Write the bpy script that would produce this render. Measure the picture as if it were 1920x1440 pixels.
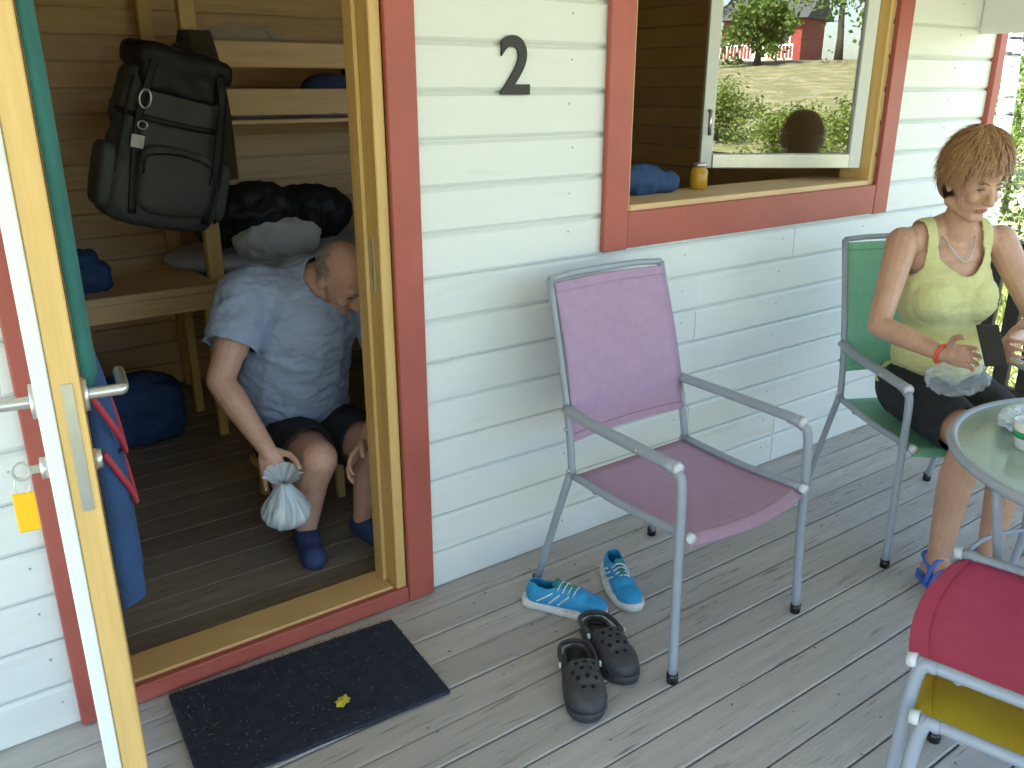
import bpy, bmesh, math, random
from mathutils import Vector, Matrix, noise
random.seed(7)
R = math.radians
V = Vector
scene = bpy.context.scene
for o in list(bpy.data.objects): bpy.data.objects.remove(o)
COL = scene.collection

# ------------------------------------------------------------------ camera
EYE = V((0, 0, 1.6)); YAW = R(35.8); PITCH = math.atan(560 / 1600)
cam_d = bpy.data.cameras.new('camera'); cam = bpy.data.objects.new('camera', cam_d); COL.objects.link(cam)
cam_d.sensor_width = 36; cam_d.lens = 30; cam_d.clip_start = 0.05; cam_d.clip_end = 500
cam.location = EYE; cam.rotation_euler = (R(90) - PITCH, 0, -YAW)
scene.camera = cam
# ------------------------------------------------------------------ world and sun
SUN_DIR = V((-0.10, 0.80, 0.98)).normalized()           # towards the sun: behind the cabin
elev = math.asin(SUN_DIR.z); az = math.atan2(SUN_DIR.x, SUN_DIR.y)
w = bpy.data.worlds.new('World'); scene.world = w; w.use_nodes = True
nt = w.node_tree; bg = nt.nodes['Background']
sky = nt.nodes.new('ShaderNodeTexSky'); sky.sky_type = 'NISHITA'; sky.sun_disc = False
sky.sun_elevation = elev; sky.sun_rotation = az; sky.dust_density = 1.5
nt.links.new(sky.outputs[0], bg.inputs[0]); bg.inputs[1].default_value = 0.105
sd = bpy.data.lights.new('sun', 'SUN'); sd.energy = 5.0; sd.angle = R(0.53); sd.color = (1, .95, .87)
sun = bpy.data.objects.new('sun', sd); COL.objects.link(sun)
sun.rotation_euler = (-SUN_DIR).to_track_quat('-Z', 'Y').to_euler(); sun.location = (0, 8, 12)
scene.view_settings.view_transform = 'Standard'; scene.view_settings.look = 'None'
scene.view_settings.exposure = 2.92; scene.view_settings.gamma = 1
scene.render.engine = 'CYCLES'
scene.cycles.max_bounces = 7; scene.cycles.diffuse_bounces = 4; scene.cycles.transparent_max_bounces = 24

# ------------------------------------------------------------------ materials
MATS = {}
def mat(name, base, rough=.6, var=.12, scale=6., stretch=(1, 1, 1), bump=.08, bscale=80., bstretch=None, rnd=0., metallic=0., base2=None, spec=.5, sheen=0., dirt=None):
    m = bpy.data.materials.new(name); m.use_nodes = True; t = m.node_tree; N = t.nodes; L = t.links
    b = N['Principled BSDF']; b.inputs['Roughness'].default_value = rough; b.inputs['Metallic'].default_value = metallic
    b.inputs['Specular IOR Level'].default_value = spec
    if sheen: b.inputs['Sheen Weight'].default_value = sheen
    tc = N.new('ShaderNodeTexCoord'); mp = N.new('ShaderNodeMapping'); mp.inputs['Scale'].default_value = stretch
    oi = N.new('ShaderNodeObjectInfo'); cb = N.new('ShaderNodeVectorMath'); cb.operation = 'SCALE'
    ad = N.new('ShaderNodeVectorMath'); ad.operation = 'ADD'
    L.new(oi.outputs['Random'], cb.inputs['Scale']); cb.inputs[0].default_value = (37, 51, 23)
    L.new(tc.outputs['Object'], mp.inputs[0]); L.new(mp.outputs[0], ad.inputs[0]); L.new(cb.outputs[0], ad.inputs[1])
    nz = N.new('ShaderNodeTexNoise'); nz.inputs['Scale'].default_value = scale; nz.inputs['Detail'].default_value = 6; nz.inputs['Roughness'].default_value = .65
    L.new(ad.outputs[0], nz.inputs['Vector'])
    mx = N.new('ShaderNodeMix'); mx.data_type = 'RGBA'
    a = base; c2 = base2
    if c2 is None:
        c2 = tuple(min(1, x * (1 + var)) for x in base); a = tuple(x * (1 - var) for x in base)
    mx.inputs[6].default_value = (*a, 1); mx.inputs[7].default_value = (*c2, 1)
    rp = N.new('ShaderNodeValToRGB'); rp.color_ramp.elements[0].position = .3; rp.color_ramp.elements[1].position = .7
    L.new(nz.outputs[0], rp.inputs[0]); L.new(rp.outputs[0], mx.inputs[0])
    out = mx.outputs[2]
    if dirt:
        dcol, dscale, lo, hi = dirt
        n2 = N.new('ShaderNodeTexNoise'); n2.inputs['Scale'].default_value = dscale; n2.inputs['Detail'].default_value = 8
        L.new(ad.outputs[0], n2.inputs['Vector'])
        r2 = N.new('ShaderNodeValToRGB'); r2.color_ramp.elements[0].position = lo; r2.color_ramp.elements[1].position = hi
        L.new(n2.outputs[0], r2.inputs[0])
        m2 = N.new('ShaderNodeMix'); m2.data_type = 'RGBA'; m2.inputs[7].default_value = (*dcol, 1)
        L.new(r2.outputs[0], m2.inputs[0]); L.new(out, m2.inputs[6]); out = m2.outputs[2]
    if rnd:
        hs = N.new('ShaderNodeHueSaturation'); mr = N.new('ShaderNodeMapRange')
        mr.inputs[3].default_value = 1 - rnd; mr.inputs[4].default_value = 1 + rnd
        L.new(oi.outputs['Random'], mr.inputs[0]); L.new(mr.outputs[0], hs.inputs['Value']); L.new(out, hs.inputs['Color']); out = hs.outputs[0]
    L.new(out, b.inputs['Base Color'])
    if bump:
        mp2 = N.new('ShaderNodeMapping'); mp2.inputs['Scale'].default_value = bstretch or stretch; L.new(tc.outputs['Object'], mp2.inputs[0])
        nb = N.new('ShaderNodeTexNoise'); nb.inputs['Scale'].default_value = bscale; nb.inputs['Detail'].default_value = 4
        L.new(mp2.outputs[0], nb.inputs['Vector'])
        bp = N.new('ShaderNodeBump'); bp.inputs['Strength'].default_value = bump * 4; bp.inputs['Distance'].default_value = .004
        L.new(nb.outputs[0], bp.inputs['Height']); L.new(bp.outputs[0], b.inputs['Normal'])
    MATS[name] = m; return m
mat('white_paint', (.79, .82, .80), .45, .02, 3, (1, 6, 6), .012, 40, (.3, 10, 10), rnd=.02, dirt=((.66, .67, .63), 3, .60, .9))
mat('nail_grey', (.42, .42, .40), .5, .2, 40, bump=0)
mat('red_paint', (.42, .10, .075), .5, .12, 4, (1, 1, 1), .07, 60, rnd=.06)
mat('pine', (.56, .34, .13), .45, .1, 3, (1, 1, 1), .05, 60, rnd=.08, base2=(.68, .44, .19))
mat('pine_x', (.60, .40, .20), .5, .1, 2.5, (1, 14, 14), .06, 30, (1, 20, 20), rnd=.12, base2=(.76, .54, .30), dirt=((.22, .10, .03), 9, .70, .78))
mat('pine_z', (.62, .40, .14), .42, .1, 2.5, (14, 14, 1), .06, 30, (20, 20, 1), rnd=.05, base2=(.78, .52, .20))
mat('deck_wood', (.44, .405, .37), .7, .1, 2.2, (1, 14, 14), .16, 24, (.6, 30, 30), rnd=.09, base2=(.57, .53, .49), dirt=((.17, .155, .14), 7, .60, .76))
mat('floor_wood', (.19, .155, .125), .42, .1, 2.0, (1, 16, 16), .1, 24, (.6, 24, 24), rnd=.16, base2=(.32, .265, .215), dirt=((.05, .04, .03), 5, .58, .75))
mat('dark_wood', (.035, .025, .018), .6, .3, 6, (6, 6, 1), .1, 40, rnd=.15)
mat('steel', (.62, .63, .64), .3, .05, 20, bump=.02, metallic=.9)
mat('grey_frame', (.33, .37, .43), .38, .06, 12, bump=.02, spec=.5, rnd=.03)
mat('cap_plastic', (.66, .68, .70), .4, .05, bump=.02)
mat('mauve_mesh', (.45, .29, .42), .62, .06, 30, bump=.14, bscale=500)
mat('green_mesh', (.22, .52, .33), .62, .06, 30, bump=.14, bscale=500)
mat('crimson_mesh', (.58, .06, .15), .62, .05, 30, bump=.14, bscale=500)
mat('yellow_mesh', (.66, .50, .02), .6, .05, 30, bump=.14, bscale=500)
mat('mat_fibre', (.024, .031, .052), .95, .3, 30, bump=.5, bscale=300, base2=(.048, .058, .09))
mat('litter_brown', (.12, .10, .075), .85, .4, 3, bump=0)
mat('straw', (.26, .235, .19), .8, .3, rnd=.3, bump=0)
mat('skin_tan', (.52, .28, .18), .46, .1, 12, bump=.10, bscale=160, base2=(.62, .36, .25), dirt=((.51, .26, .165), 26, .54, .9))
mat('skin_pink', (.58, .32, .24), .48, .1, 12, bump=.10, bscale=160, base2=(.68, .42, .33), dirt=((.56, .27, .20), 24, .54, .85))
mat('lip', (.45, .16, .13), .4, .1, bump=.02)
mat('eye_white', (.72, .70, .67), .15, .02, bump=0)
mat('iris', (.09, .06, .035), .1, .1, bump=0)
mat('hair_brown', (.13, .058, .026), .40, .3, 60, (1, 1, 1), .1, 200, base2=(.25, .135, .065))
mat('hair_auburn', (.21, .095, .040), .38, .3, 160, (1, 1, 1), 0, base2=(.60, .34, .16))
mat('hair_grey', (.30, .27, .24), .5, .3, 30, bump=.1)
mat('lime_cotton', (.62, .60, .25), .8, .05, 8, bump=.1, bscale=260, base2=(.68, .66, .32), sheen=.1)
mat('blue_cotton', (.31, .38, .58), .85, .06, 8, bump=.12, bscale=240, base2=(.37, .44, .64), sheen=.1)
mat('black_cotton', (.018, .019, .023), .85, .2, 10, bump=.1, bscale=200)
mat('sandal_blue', (.06, .16, .58), .55, .1, 20, bump=.05)
mat('slipper_navy', (.035, .06, .17), .8, .15, 20, bump=.1, bscale=200)
mat('shoe_blue', (.02, .26, .55), .6, .12, 24, bump=.15, bscale=260, base2=(.03, .36, .66))
mat('shoe_lining', (.03, .22, .25), .85, .15, 24, bump=.1)
mat('shoe_white', (.72, .73, .72), .5, .08, 20, bump=.05, dirt=((.45, .42, .36), 20, .55, .75))
mat('hole_black', (.002, .002, .002), .95, .1, bump=0)  # painted darkness for the clog vents
mat('clog_foam', (.045, .047, .053), .55, .15, 14, bump=.06, bscale=150, dirt=((.10, .09, .08), 12, .58, .8))
mat('pack_grey', (.085, .090, .088), .7, .15, 10, bump=.12, bscale=220)
mat('bag_black', (.012, .013, .016), .55, .2, 10, bump=.1, bscale=180)
mat('pillow_white', (.68, .72, .78), .85, .04, 6, bump=.06, bscale=60)
mat('sheet_lilac', (.44, .46, .58), .85, .08, 6, bump=.1, bscale=60)
mat('teal_cloth', (.03, .17, .16), .8, .2, 8, bump=.1, bscale=150)
mat('navy_cloth', (.016, .055, .16), .8, .2, 8, bump=.1, bscale=150)
mat('brown_cloth', (.055, .036, .022), .85, .25, 8, bump=.1, bscale=150)
mat('red_strap', (.38, .03, .05), .7, .1, bump=.05)
mat('yellow_tag', (.85, .50, .01), .4, .04, bump=0)
mat('orange_band', (.80, .10, .03), .4, .04, bump=0)
mat('black_plastic', (.012, .012, .013), .25, .1, bump=0)
mat('iron', (.018, .017, .016), .5, .3, 20, bump=.08)
mat('grass', (.115, .13, .045), .8, .3, 3, bump=.3, bscale=30, base2=(.23, .22, .10), dirt=((.33, .27, .17), 1.3, .44, .72))
mat('blade', (.10, .17, .03), .7, .3, .6, bump=0, base2=(.23, .26, .06))
mat('leaf', (.06, .13, .02), .6, .3, 3, bump=0, base2=(.15, .22, .04))
mat('leaf_light', (.10, .17, .025), .6, .3, 3, bump=0, base2=(.22, .27, .05))
mat('bark', (.06, .045, .035), .85, .3, 8, (4, 4, 1), .3, 30)
mat('barn_red', (.30, .05, .035), .7, .1, 5, bump=.1)
mat('roof_grey', (.08, .08, .085), .8, .2, 5, bump=.2)
mat('window_dark', (.02, .025, .03), .15, .2, bump=0)
mat('ceramic', (.75, .76, .74), .25, .03, bump=0)
mat('bottle_green', (.02, .30, .10), .2, .1, bump=0)
mat('amber_jar', (.48, .27, .02), .3, .1, bump=0)
mat('leaf_yellow', (.55, .48, .05), .6, .1, bump=0)
mat('foil', (.62, .72, .80), .28, .06, 12, bump=.1, bscale=30, spec=.8)
# birch bark: white with dark lenticels
m = mat('birch_bark', (.70, .68, .63), .7, .06, 8, bump=.1, dirt=((.03, .028, .025), 6, .56, .62))
for n in m.node_tree.nodes:
    if n.type == 'MAPPING': n.inputs['Scale'].default_value = (1, 1, 4.5)
# translucent leaves
for nm in ('leaf', 'leaf_light', 'blade'):
    t = MATS[nm].node_tree; b = t.nodes['Principled BSDF']; tr = t.nodes.new('ShaderNodeBsdfTranslucent'); ms = t.nodes.new('ShaderNodeMixShader')
    src = b.inputs['Base Color'].links[0].from_socket
    t.links.new(src, tr.inputs[0]); ms.inputs[0].default_value = .35
    o_ = t.nodes['Material Output']; t.links.new(b.outputs[0], ms.inputs[1]); t.links.new(tr.outputs[0], ms.inputs[2]); t.links.new(ms.outputs[0], o_.inputs[0])
# knots of the pine boards and skin scattering
for nm in ('skin_tan', 'skin_pink'):
    MATS[nm].node_tree.nodes['Principled BSDF'].inputs['Coat Weight'].default_value = .04
def glass_mat(name, tint, refl, rough):
    m = bpy.data.materials.new(name); m.use_nodes = True; t = m.node_tree; N = t.nodes; L = t.links
    N.remove(N['Principled BSDF'])
    tr = N.new('ShaderNodeBsdfTransparent'); tr.inputs[0].default_value = (*tint, 1)
    gl = N.new('ShaderNodeBsdfGlossy'); gl.inputs['Roughness'].default_value = rough
    lw = N.new('ShaderNodeFresnel'); lw.inputs[0].default_value = 1.5
    ma = N.new('ShaderNodeMath'); ma.operation = 'MULTIPLY_ADD'; ma.inputs[1].default_value = 1.0; ma.inputs[2].default_value = refl
    mx = N.new('ShaderNodeMixShader'); L.new(lw.outputs[0], ma.inputs[0]); L.new(ma.outputs[0], mx.inputs[0])
    L.new(tr.outputs[0], mx.inputs[1]); L.new(gl.outputs[0], mx.inputs[2]); L.new(mx.outputs[0], N['Material Output'].inputs[0])
    MATS[name] = m
glass_mat('window_glass', (.80, .86, .84), .16, 0)
glass_mat('house_glass', (.5, .55, .55), .1, 0)
def film_mat(name, col, alpha):
    m = bpy.data.materials.new(name); m.use_nodes = True; b = m.node_tree.nodes['Principled BSDF']
    b.inputs['Base Color'].default_value = (*col, 1); b.inputs['Alpha'].default_value = alpha; b.inputs['Roughness'].default_value = .12
    b.inputs['Specular IOR Level'].default_value = .8
    MATS[name] = m
film_mat('clear_film', (.62, .68, .74), .24)
film_mat('table_glass', (.38, .50, .42), .70)
film_mat('pale_film', (.66, .78, .88), .72)

# ------------------------------------------------------------------ helpers
def link(name, me, m=None, parent=None, smooth=False, loc=None, rot=None):
    o = bpy.data.objects.new(name, me); COL.objects.link(o)
    if m and me: me.materials.append(MATS[m])
    if parent: o.parent = parent
    if smooth and me: me.polygons.foreach_set('use_smooth', [True] * len(me.polygons))
    if loc is not None: o.location = loc
    if rot is not None: o.rotation_euler = rot
    return o
def thing(name, label, cat, loc=(0, 0, 0), rz=0, group=None):
    o = bpy.data.objects.new(name, None); COL.objects.link(o); o.location = loc; o.rotation_euler = (0, 0, rz)
    o.empty_display_size = .1
    return tag(o, label, cat, group)
def tag(o, label, cat, group=None):
    o['label'] = label; o['category'] = cat
    if group: o['group'] = group
    return o
def me_from(bm, name='mesh'):
    me = bpy.data.meshes.new(name); bm.normal_update(); bm.to_mesh(me); bm.free(); return me
def b_box(bm, a, b, bev=0.):
    a = V(a); b = V(b); c = (a + b) / 2; s = b - a
    r = bmesh.ops.create_cube(bm, size=1, matrix=Matrix.Translation(c) @ Matrix.Diagonal((abs(s.x), abs(s.y), abs(s.z), 1)))
    if bev:
        vs = set(r['verts']); es = [e for e in bm.edges if e.verts[0] in vs and e.verts[1] in vs]
        bmesh.ops.bevel(bm, geom=es, offset=bev, segments=1, affect='EDGES')
def box(name, a, b, m, parent=None, bev=.003):
    bm = bmesh.new(); b_box(bm, a, b, bev); return link(name, me_from(bm, name), m, parent)
def b_tube(bm, pts, rad, seg=10, closed=False, caps=True):
    pts = [V(p) for p in pts]; n = len(pts)
    if not hasattr(rad, '__len__'): rad = [rad] * n
    rings = []; prev = None
    for i, p in enumerate(pts):
        if closed: t = pts[(i + 1) % n] - pts[i - 1]
        else: t = pts[min(i + 1, n - 1)] - pts[max(i - 1, 0)]
        t.normalize()
        if prev is None:
            up = V((0, 0, 1)) if abs(t.z) < .9 else V((1, 0, 0)); x = t.cross(up).normalized()
        else:
            x = (prev - t * prev.dot(t)).normalized()
        prev = x; y = t.cross(x)
        rings.append([bm.verts.new(p + (x * math.cos(a) + y * math.sin(a)) * rad[i]) for a in [2 * math.pi * k / seg for k in range(seg)]])
    m_ = n if closed else n - 1
    for i in range(m_):
        A = rings[i]; B = rings[(i + 1) % n]
        for k in range(seg): bm.faces.new((A[k], A[(k + 1) % seg], B[(k + 1) % seg], B[k]))
    if caps and not closed:
        bm.faces.new(rings[0][::-1]); bm.faces.new(rings[-1])
def tube(name, pts, rad, m, parent=None, seg=10, closed=False):
    bm = bmesh.new(); b_tube(bm, pts, rad, seg, closed); bmesh.ops.recalc_face_normals(bm, faces=bm.faces)
    return link(name, me_from(bm, name), m, parent, True)
def bez(pts, n=6):                                      # Catmull-Rom through points
    pts = [V(p) for p in pts]; out = []
    P = [pts[0] * 2 - pts[1]] + pts + [pts[-1] * 2 - pts[-2]]
    for i in range(1, len(P) - 2):
        for k in range(n):
            t = k / n; a, b, c, d = P[i - 1], P[i], P[i + 1], P[i + 2]
            out.append(.5 * ((2 * b) + (c - a) * t + (2 * a - 5 * b + 4 * c - d) * t * t + (3 * b - a - 3 * c + d) * t ** 3))
    out.append(pts[-1]); return out
def basis(f, up=(0, 0, 1)):                              # columns: forward, right, up
    f = V(f).normalized(); r = f.cross(V(up)).normalized(); u = r.cross(f)
    return Matrix((f, r, u)).transposed()
# organic bodies: capsules and ellipsoids fused by a voxel remesh
def b_cap(bm, p0, r0, p1, r1, seg=14):
    p0 = V(p0); p1 = V(p1); d = (p1 - p0); L = d.length; t = d / L if L > 1e-6 else V((0, 0, 1))
    pts = []; rr = []
    for k in range(4):
        a = math.pi / 2 * (1 - k / 4); pts.append(p0 - t * r0 * math.sin(a)); rr.append(max(r0 * math.cos(a), r0 * .05))
    pts += [p0, p1]; rr += [r0, r1]
    for k in range(1, 5):
        a = math.pi / 2 * k / 4; pts.append(p1 + t * r1 * math.sin(a)); rr.append(max(r1 * math.cos(a), r1 * .05))
    b_tube(bm, pts, rr, seg)
def b_ell(bm, c, rad, M=None, seg=20):
    M = (M or Matrix.Identity(3)).to_4x4()
    return bmesh.ops.create_uvsphere(bm, u_segments=seg, v_segments=seg // 2 + 2, radius=1, matrix=Matrix.Translation(V(c)) @ M @ Matrix.Diagonal((*rad, 1)))
def blob(prims, voxel, smooth=5, infl=0.):
    bm = bmesh.new()
    for p in prims:
        if p[0] == 'c': b_cap(bm, p[1], p[2] + infl, p[3], p[4] + infl)
        elif p[0] == 's':
            nv = b_ell(bm, (0, 0, 0), (1, 1, 1), None, 32)['verts']; pw = 4.5
            for v in nv:
                n_ = (abs(v.co.x) ** pw + abs(v.co.y) ** pw + abs(v.co.z) ** pw) ** (1 / pw); q = V((v.co.x * p[2][0], v.co.y * p[2][1], v.co.z * p[2][2])) / n_
                v.co = V(p[1]) + ((p[3] @ q) if len(p) > 3 else q)
        else: b_ell(bm, p[1], [r + infl for r in p[2]], p[3] if len(p) > 3 else None)
    bmesh.ops.recalc_face_normals(bm, faces=bm.faces)
    me = me_from(bm, 'tmp'); o = bpy.data.objects.new('tmp', me); COL.objects.link(o)
    rm = o.modifiers.new('r', 'REMESH'); rm.mode = 'VOXEL'; rm.voxel_size = voxel; rm.use_smooth_shade = True
    sm = o.modifiers.new('s', 'SMOOTH'); sm.iterations = smooth; sm.factor = .5
    dg = bpy.context.evaluated_depsgraph_get(); dg.update()
    out = bpy.data.meshes.new_from_object(o.evaluated_get(dg)); bpy.data.objects.remove(o); bpy.data.meshes.remove(me)
    out.polygons.foreach_set('use_smooth', [True] * len(out.polygons)); out.materials.clear()
    return out
def trim(me, keep, relax=4, planes=()):
    bm = bmesh.new(); bm.from_mesh(me)
    for co, no in planes:
        bmesh.ops.bisect_plane(bm, geom=bm.verts[:] + bm.edges[:] + bm.faces[:], plane_co=co, plane_no=no, clear_outer=True)
    if keep: bmesh.ops.delete(bm, geom=[v for v in bm.verts if not keep(v.co)], context='VERTS')
    for _ in range(relax):
        new = {}
        for v in bm.verts:
            if v.is_boundary:
                nb = [e.other_vert(v).co for e in v.link_edges if e.is_boundary]
                if len(nb) == 2: new[v] = v.co * .4 + (nb[0] + nb[1]) * .3
        for v, c in new.items(): v.co = c
    bm.to_mesh(me); bm.free(); me.polygons.foreach_set('use_smooth', [True] * len(me.polygons)); return me
def wrinkle(me, amp, scale, axis=(1, 1, 1), seed=0):
    n = len(me.vertices); co = [0.] * (3 * n); no = [0.] * (3 * n)
    me.vertices.foreach_get('co', co); me.vertices.foreach_get('normal', no)
    for i in range(0, 3 * n, 3):
        q = V((co[i] * axis[0] * scale + seed * 7.3, co[i + 1] * axis[1] * scale + seed * 3.1, co[i + 2] * axis[2] * scale))
        k = amp * (1 - 2 * abs(noise.noise(q) + .5 * noise.noise(q * 2.1)))
        co[i] += no[i] * k; co[i + 1] += no[i + 1] * k; co[i + 2] += no[i + 2] * k
    me.vertices.foreach_set('co', co); me.update()
def solid(o, t):
    m_ = o.modifiers.new('thick', 'SOLIDIFY'); m_.thickness = t; m_.offset = 1; return o
def copy_tree(o, parent=None):
    c = o.copy(); COL.objects.link(c); c.parent = parent
    for ch in [x for x in bpy.data.objects if x.parent == o]: copy_tree(ch, c)
    return c

# ================================================================== SETTING
GZ = -.34
def gh(x, y):
    d = max(0, -y - 9); return GZ + min(3.2, .10 * d) + .03 * noise.noise(V((x * .3, y * .3, 0)))
vs = []; fs = []; n = 120
def gc(i): t = (i / n - .5) * 2; return 90 * t * (abs(t) ** 1.2 + .12)
for i in range(n + 1):
    for j in range(n + 1):
        x, y = gc(i), gc(j); vs.append((x, y, gh(x, y)))
for i in range(n):
    for j in range(n): a = i * (n + 1) + j; fs.append((a, a + n + 1, a + n + 2, a + 1))
me = bpy.data.meshes.new('ground'); me.from_pydata(vs, [], fs)
ground = link('ground', me, 'grass', None, True); ground['kind'] = 'structure'
# grass blades
vs = []; fs = []
def blade(x, y):
    h = random.uniform(.05, .14); a = random.uniform(0, 6.28); wd = random.uniform(.004, .009); z = gh(x, y) - .005
    dx, dy = math.cos(a) * wd, math.sin(a) * wd; lx, ly = random.gauss(0, .03), random.gauss(0, .03); k = len(vs)
    vs.extend([(x - dx, y - dy, z), (x + dx, y + dy, z), (x + lx + dx * .5, y + ly + dy * .5, z + h * .7), (x + lx * 2, y + ly * 2, z + h)])
    fs.extend([(k, k + 1, k + 2), (k, k + 2, k + 3)])
for _ in range(26000): blade(random.uniform(4.8, 12), random.uniform(.6, 7))
for _ in range(16000): blade(random.uniform(-7, 4), random.uniform(-12, -2.2))
me = bpy.data.meshes.new('grass'); me.from_pydata(vs, [], fs)
g_ = link('grass', me, 'blade'); g_['kind'] = 'stuff'; tag(g_, 'sunlit green and yellow lawn grass around the cabin', 'grass')

# deck
WY = 2.185                                               # outer face of the cabin wall
deck = link('deck', None); deck['kind'] = 'structure'; deck['label'] = 'weathered grey plank porch deck'
bm = bmesh.new(); b_box(bm, (-1.85, 0, -.028), (4.5, .1135, 0), .0035); dk = me_from(bm, 'deck_board')
y = WY - .118; k = 0
dk.materials.append(MATS['deck_wood'])
while y > -1.2:
    o = link('deck_board', dk, None, deck, loc=(random.uniform(-.03, .03), y, random.uniform(-.0015, .0015))); y -= .1185; k += 1
bm = bmesh.new()
for x in (-1.6, -.8, 0, .8, 1.6, 2.4, 3.2, 4.0, 4.4): b_box(bm, (x, -1.15, -.15), (x + .05, WY - .02, -.031))
link('joists', me_from(bm), 'dark_wood', deck)
box('skirt_board', (-1.85, -1.25, GZ), (4.5, -1.225, -.035), 'deck_wood', deck)
bm = bmesh.new(); b_box(bm, (-1.8, -1.15, -.32), (4.4, WY, -.30)); link('bedding', me_from(bm), 'dark_wood', deck)  # dark sheet added below so the gaps between deck boards look shaded

vs = []; fs = []
for _ in range(420):
    x, y, a, l = random.uniform(.2, 4.2), random.uniform(.2, 2.1), random.uniform(0, 6.28), random.uniform(.002, .007); k = len(vs); wd = l * random.uniform(.2, .7)
    ca, sa = math.cos(a), math.sin(a); vs += [(x - ca * l, y - sa * l, .0025), (x + sa * wd, y - ca * wd, .004), (x + ca * l, y + sa * l, .0025), (x - sa * wd, y + ca * wd, .005)]; fs.append((k, k + 1, k + 2, k + 3))
me = bpy.data.meshes.new('litter'); me.from_pydata(vs, [], fs); o = link('litter', me, 'litter_brown', deck); o['kind'] = 'stuff'
# ================================================================== CABIN
cabin = thing('cabin', 'white horizontally boarded cabin with red trim, open door and open window', 'cabin', (0, WY, 0))
def cbox(name, a, b, m, parent=cabin, bev=.003):          # world coordinates -> child of the cabin
    base = parent
    o = box(name, V(a) - V((0, WY, 0)), V(b) - V((0, WY, 0)), m, parent, bev); return o
DX0, DX1, DZ = .235, 1.20, 2.06                            # door opening
WX0, WX1, WZ0, WZ1 = 2.03, 3.50, 1.188, 2.30               # window opening
CX0, CX1 = -1.85, 4.40
wall = link('wall', None, parent=cabin)
bd = {}
nail_at = []
def siding(x0, x1, z):
    for q in range(-4, 9):
        if x0 + .03 < q * .56 + .11 < x1 - .03: nail_at.append((q * .56 + .11 + random.gauss(0, .004), z + .09 + random.gauss(0, .004)))
    if x1 - x0 > 2.6:
        c = x0 + .56 * random.choice((2, 3)) + .11; siding_(x0, c - .0015, z); siding_(c + .0015, x1, z)
    else: siding_(x0, x1, z)
def siding_(x0, x1, z):
    key = round(x1 - x0, 3)
    if key not in bd:
        bm = bmesh.new(); pr = [(0, 0), (-.009, 0), (-.015, .004), (-.020, .011), (-.020, .119), (-.011, .127), (-.004, .1285), (-.004, .132), (0, .132)]
        A = [bm.verts.new((0, p[0], p[1])) for p in pr]; B = [bm.verts.new((key, p[0], p[1])) for p in pr]
        for i in range(len(pr)): j = (i + 1) % len(pr); bm.faces.new((A[i], B[i], B[j], A[j]))
        bm.faces.new(A); bm.faces.new(B[::-1]); bmesh.ops.recalc_face_normals(bm, faces=bm.faces)
        bd[key] = me_from(bm, 'siding_board'); bd[key].materials.append(MATS['white_paint'])
    link('siding_board', bd[key], None, wall, loc=(x0, random.uniform(-.0012, .0012), z + random.uniform(-.0008, .0008)))
for k in range(-2, 19):
    z = k * .132
    iv = [(CX0, CX1)]
    holes = []
    if z < DZ - .05 and z > -.05: holes.append((DX0, DX1))
    if z > WZ0 - .06 and z < WZ1 - .05: holes.append((WX0, WX1))
    x = CX0
    for a, b in holes: siding(x, a, z); x = b
    siding(x, CX1, z)
bm = bmesh.new()
for x, z in nail_at: bmesh.ops.create_cone(bm, cap_ends=True, segments=8, radius1=.0034, radius2=.0027, depth=.0022, matrix=Matrix.Translation((x, -.0212, z)) @ Matrix.Rotation(R(90), 4, 'X'))
o = link('nail_heads', me_from(bm), 'nail_grey', wall); o['kind'] = 'stuff'
# structural wall behind the boards, with the openings left free
bm = bmesh.new()
for a, b in (((CX0, .002, -.3), (DX0, .115, 2.5)), ((DX0, .002, DZ), (DX1, .115, 2.5)), ((DX1, .002, -.3), (WX0, .115, 2.5)), ((WX0, .002, -.3), (WX1, .115, WZ0)),
             ((WX0, .002, WZ1), (WX1, .115, 2.5)), ((WX1, .002, -.3), (CX1, .115, 2.5)), ((DX0, .002, -.3), (DX1, .115, .0))): b_box(bm, a, b)
link('wall_core', me_from(bm), 'pine', wall)
cbox('corner_board', (CX1 - .045, WY - .045, -.3), (CX1 + .02, WY + .08, 2.5), 'red_paint', wall)
# room shell
RY = 4.75; RX0, RX1 = -.55, 4.2; FZ = .03
shell = link('room', None, parent=cabin)
bm = bmesh.new(); b_box(bm, (RX0 - .1, 2.30 - WY, -.3), (RX0 - .02, RY - WY + .1, 2.5)); b_box(bm, (RX1 + .02, 2.30 - WY, -.3), (RX1 + .1, RY - WY + .1, 2.5))
b_box(bm, (RX0 - .02, RY - WY + .02, -.3), (RX1 + .02, RY - WY + .1, 2.5))
link('outer_wall', me_from(bm), 'white_paint', shell)
bm = bmesh.new(); b_box(bm, (0, 0, 0), (RX1 - RX0, .018, .117), .005); pb = me_from(bm, 'panel_board'); pb.materials.append(MATS['pine_x'])
bm = bmesh.new(); b_box(bm, (0, 0, 0), (.018, RY - 2.30, .117), .005); pb2 = me_from(bm, 'panel_board'); pb2.materials.append(MATS['pine'])
for k in range(20):
    link('panel_board', pb, None, shell, loc=(RX0, RY - WY, FZ + k * .12))
    link('panel_board', pb2, None, shell, loc=(RX0 - .018, 2.30 - WY, FZ + k * .12))
    link('panel_board', pb2, None, shell, loc=(RX1, 2.30 - WY, FZ + k * .12))
bm = bmesh.new(); b_box(bm, (0, 0, -.02), (RX1 - RX0, .142, 0), .002); fb = me_from(bm, 'floor_plank'); fb.materials.append(MATS['floor_wood'])
for k in range(17): link('floor_plank', fb, None, shell, loc=(RX0, .118 + k * .1435, FZ))
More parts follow.
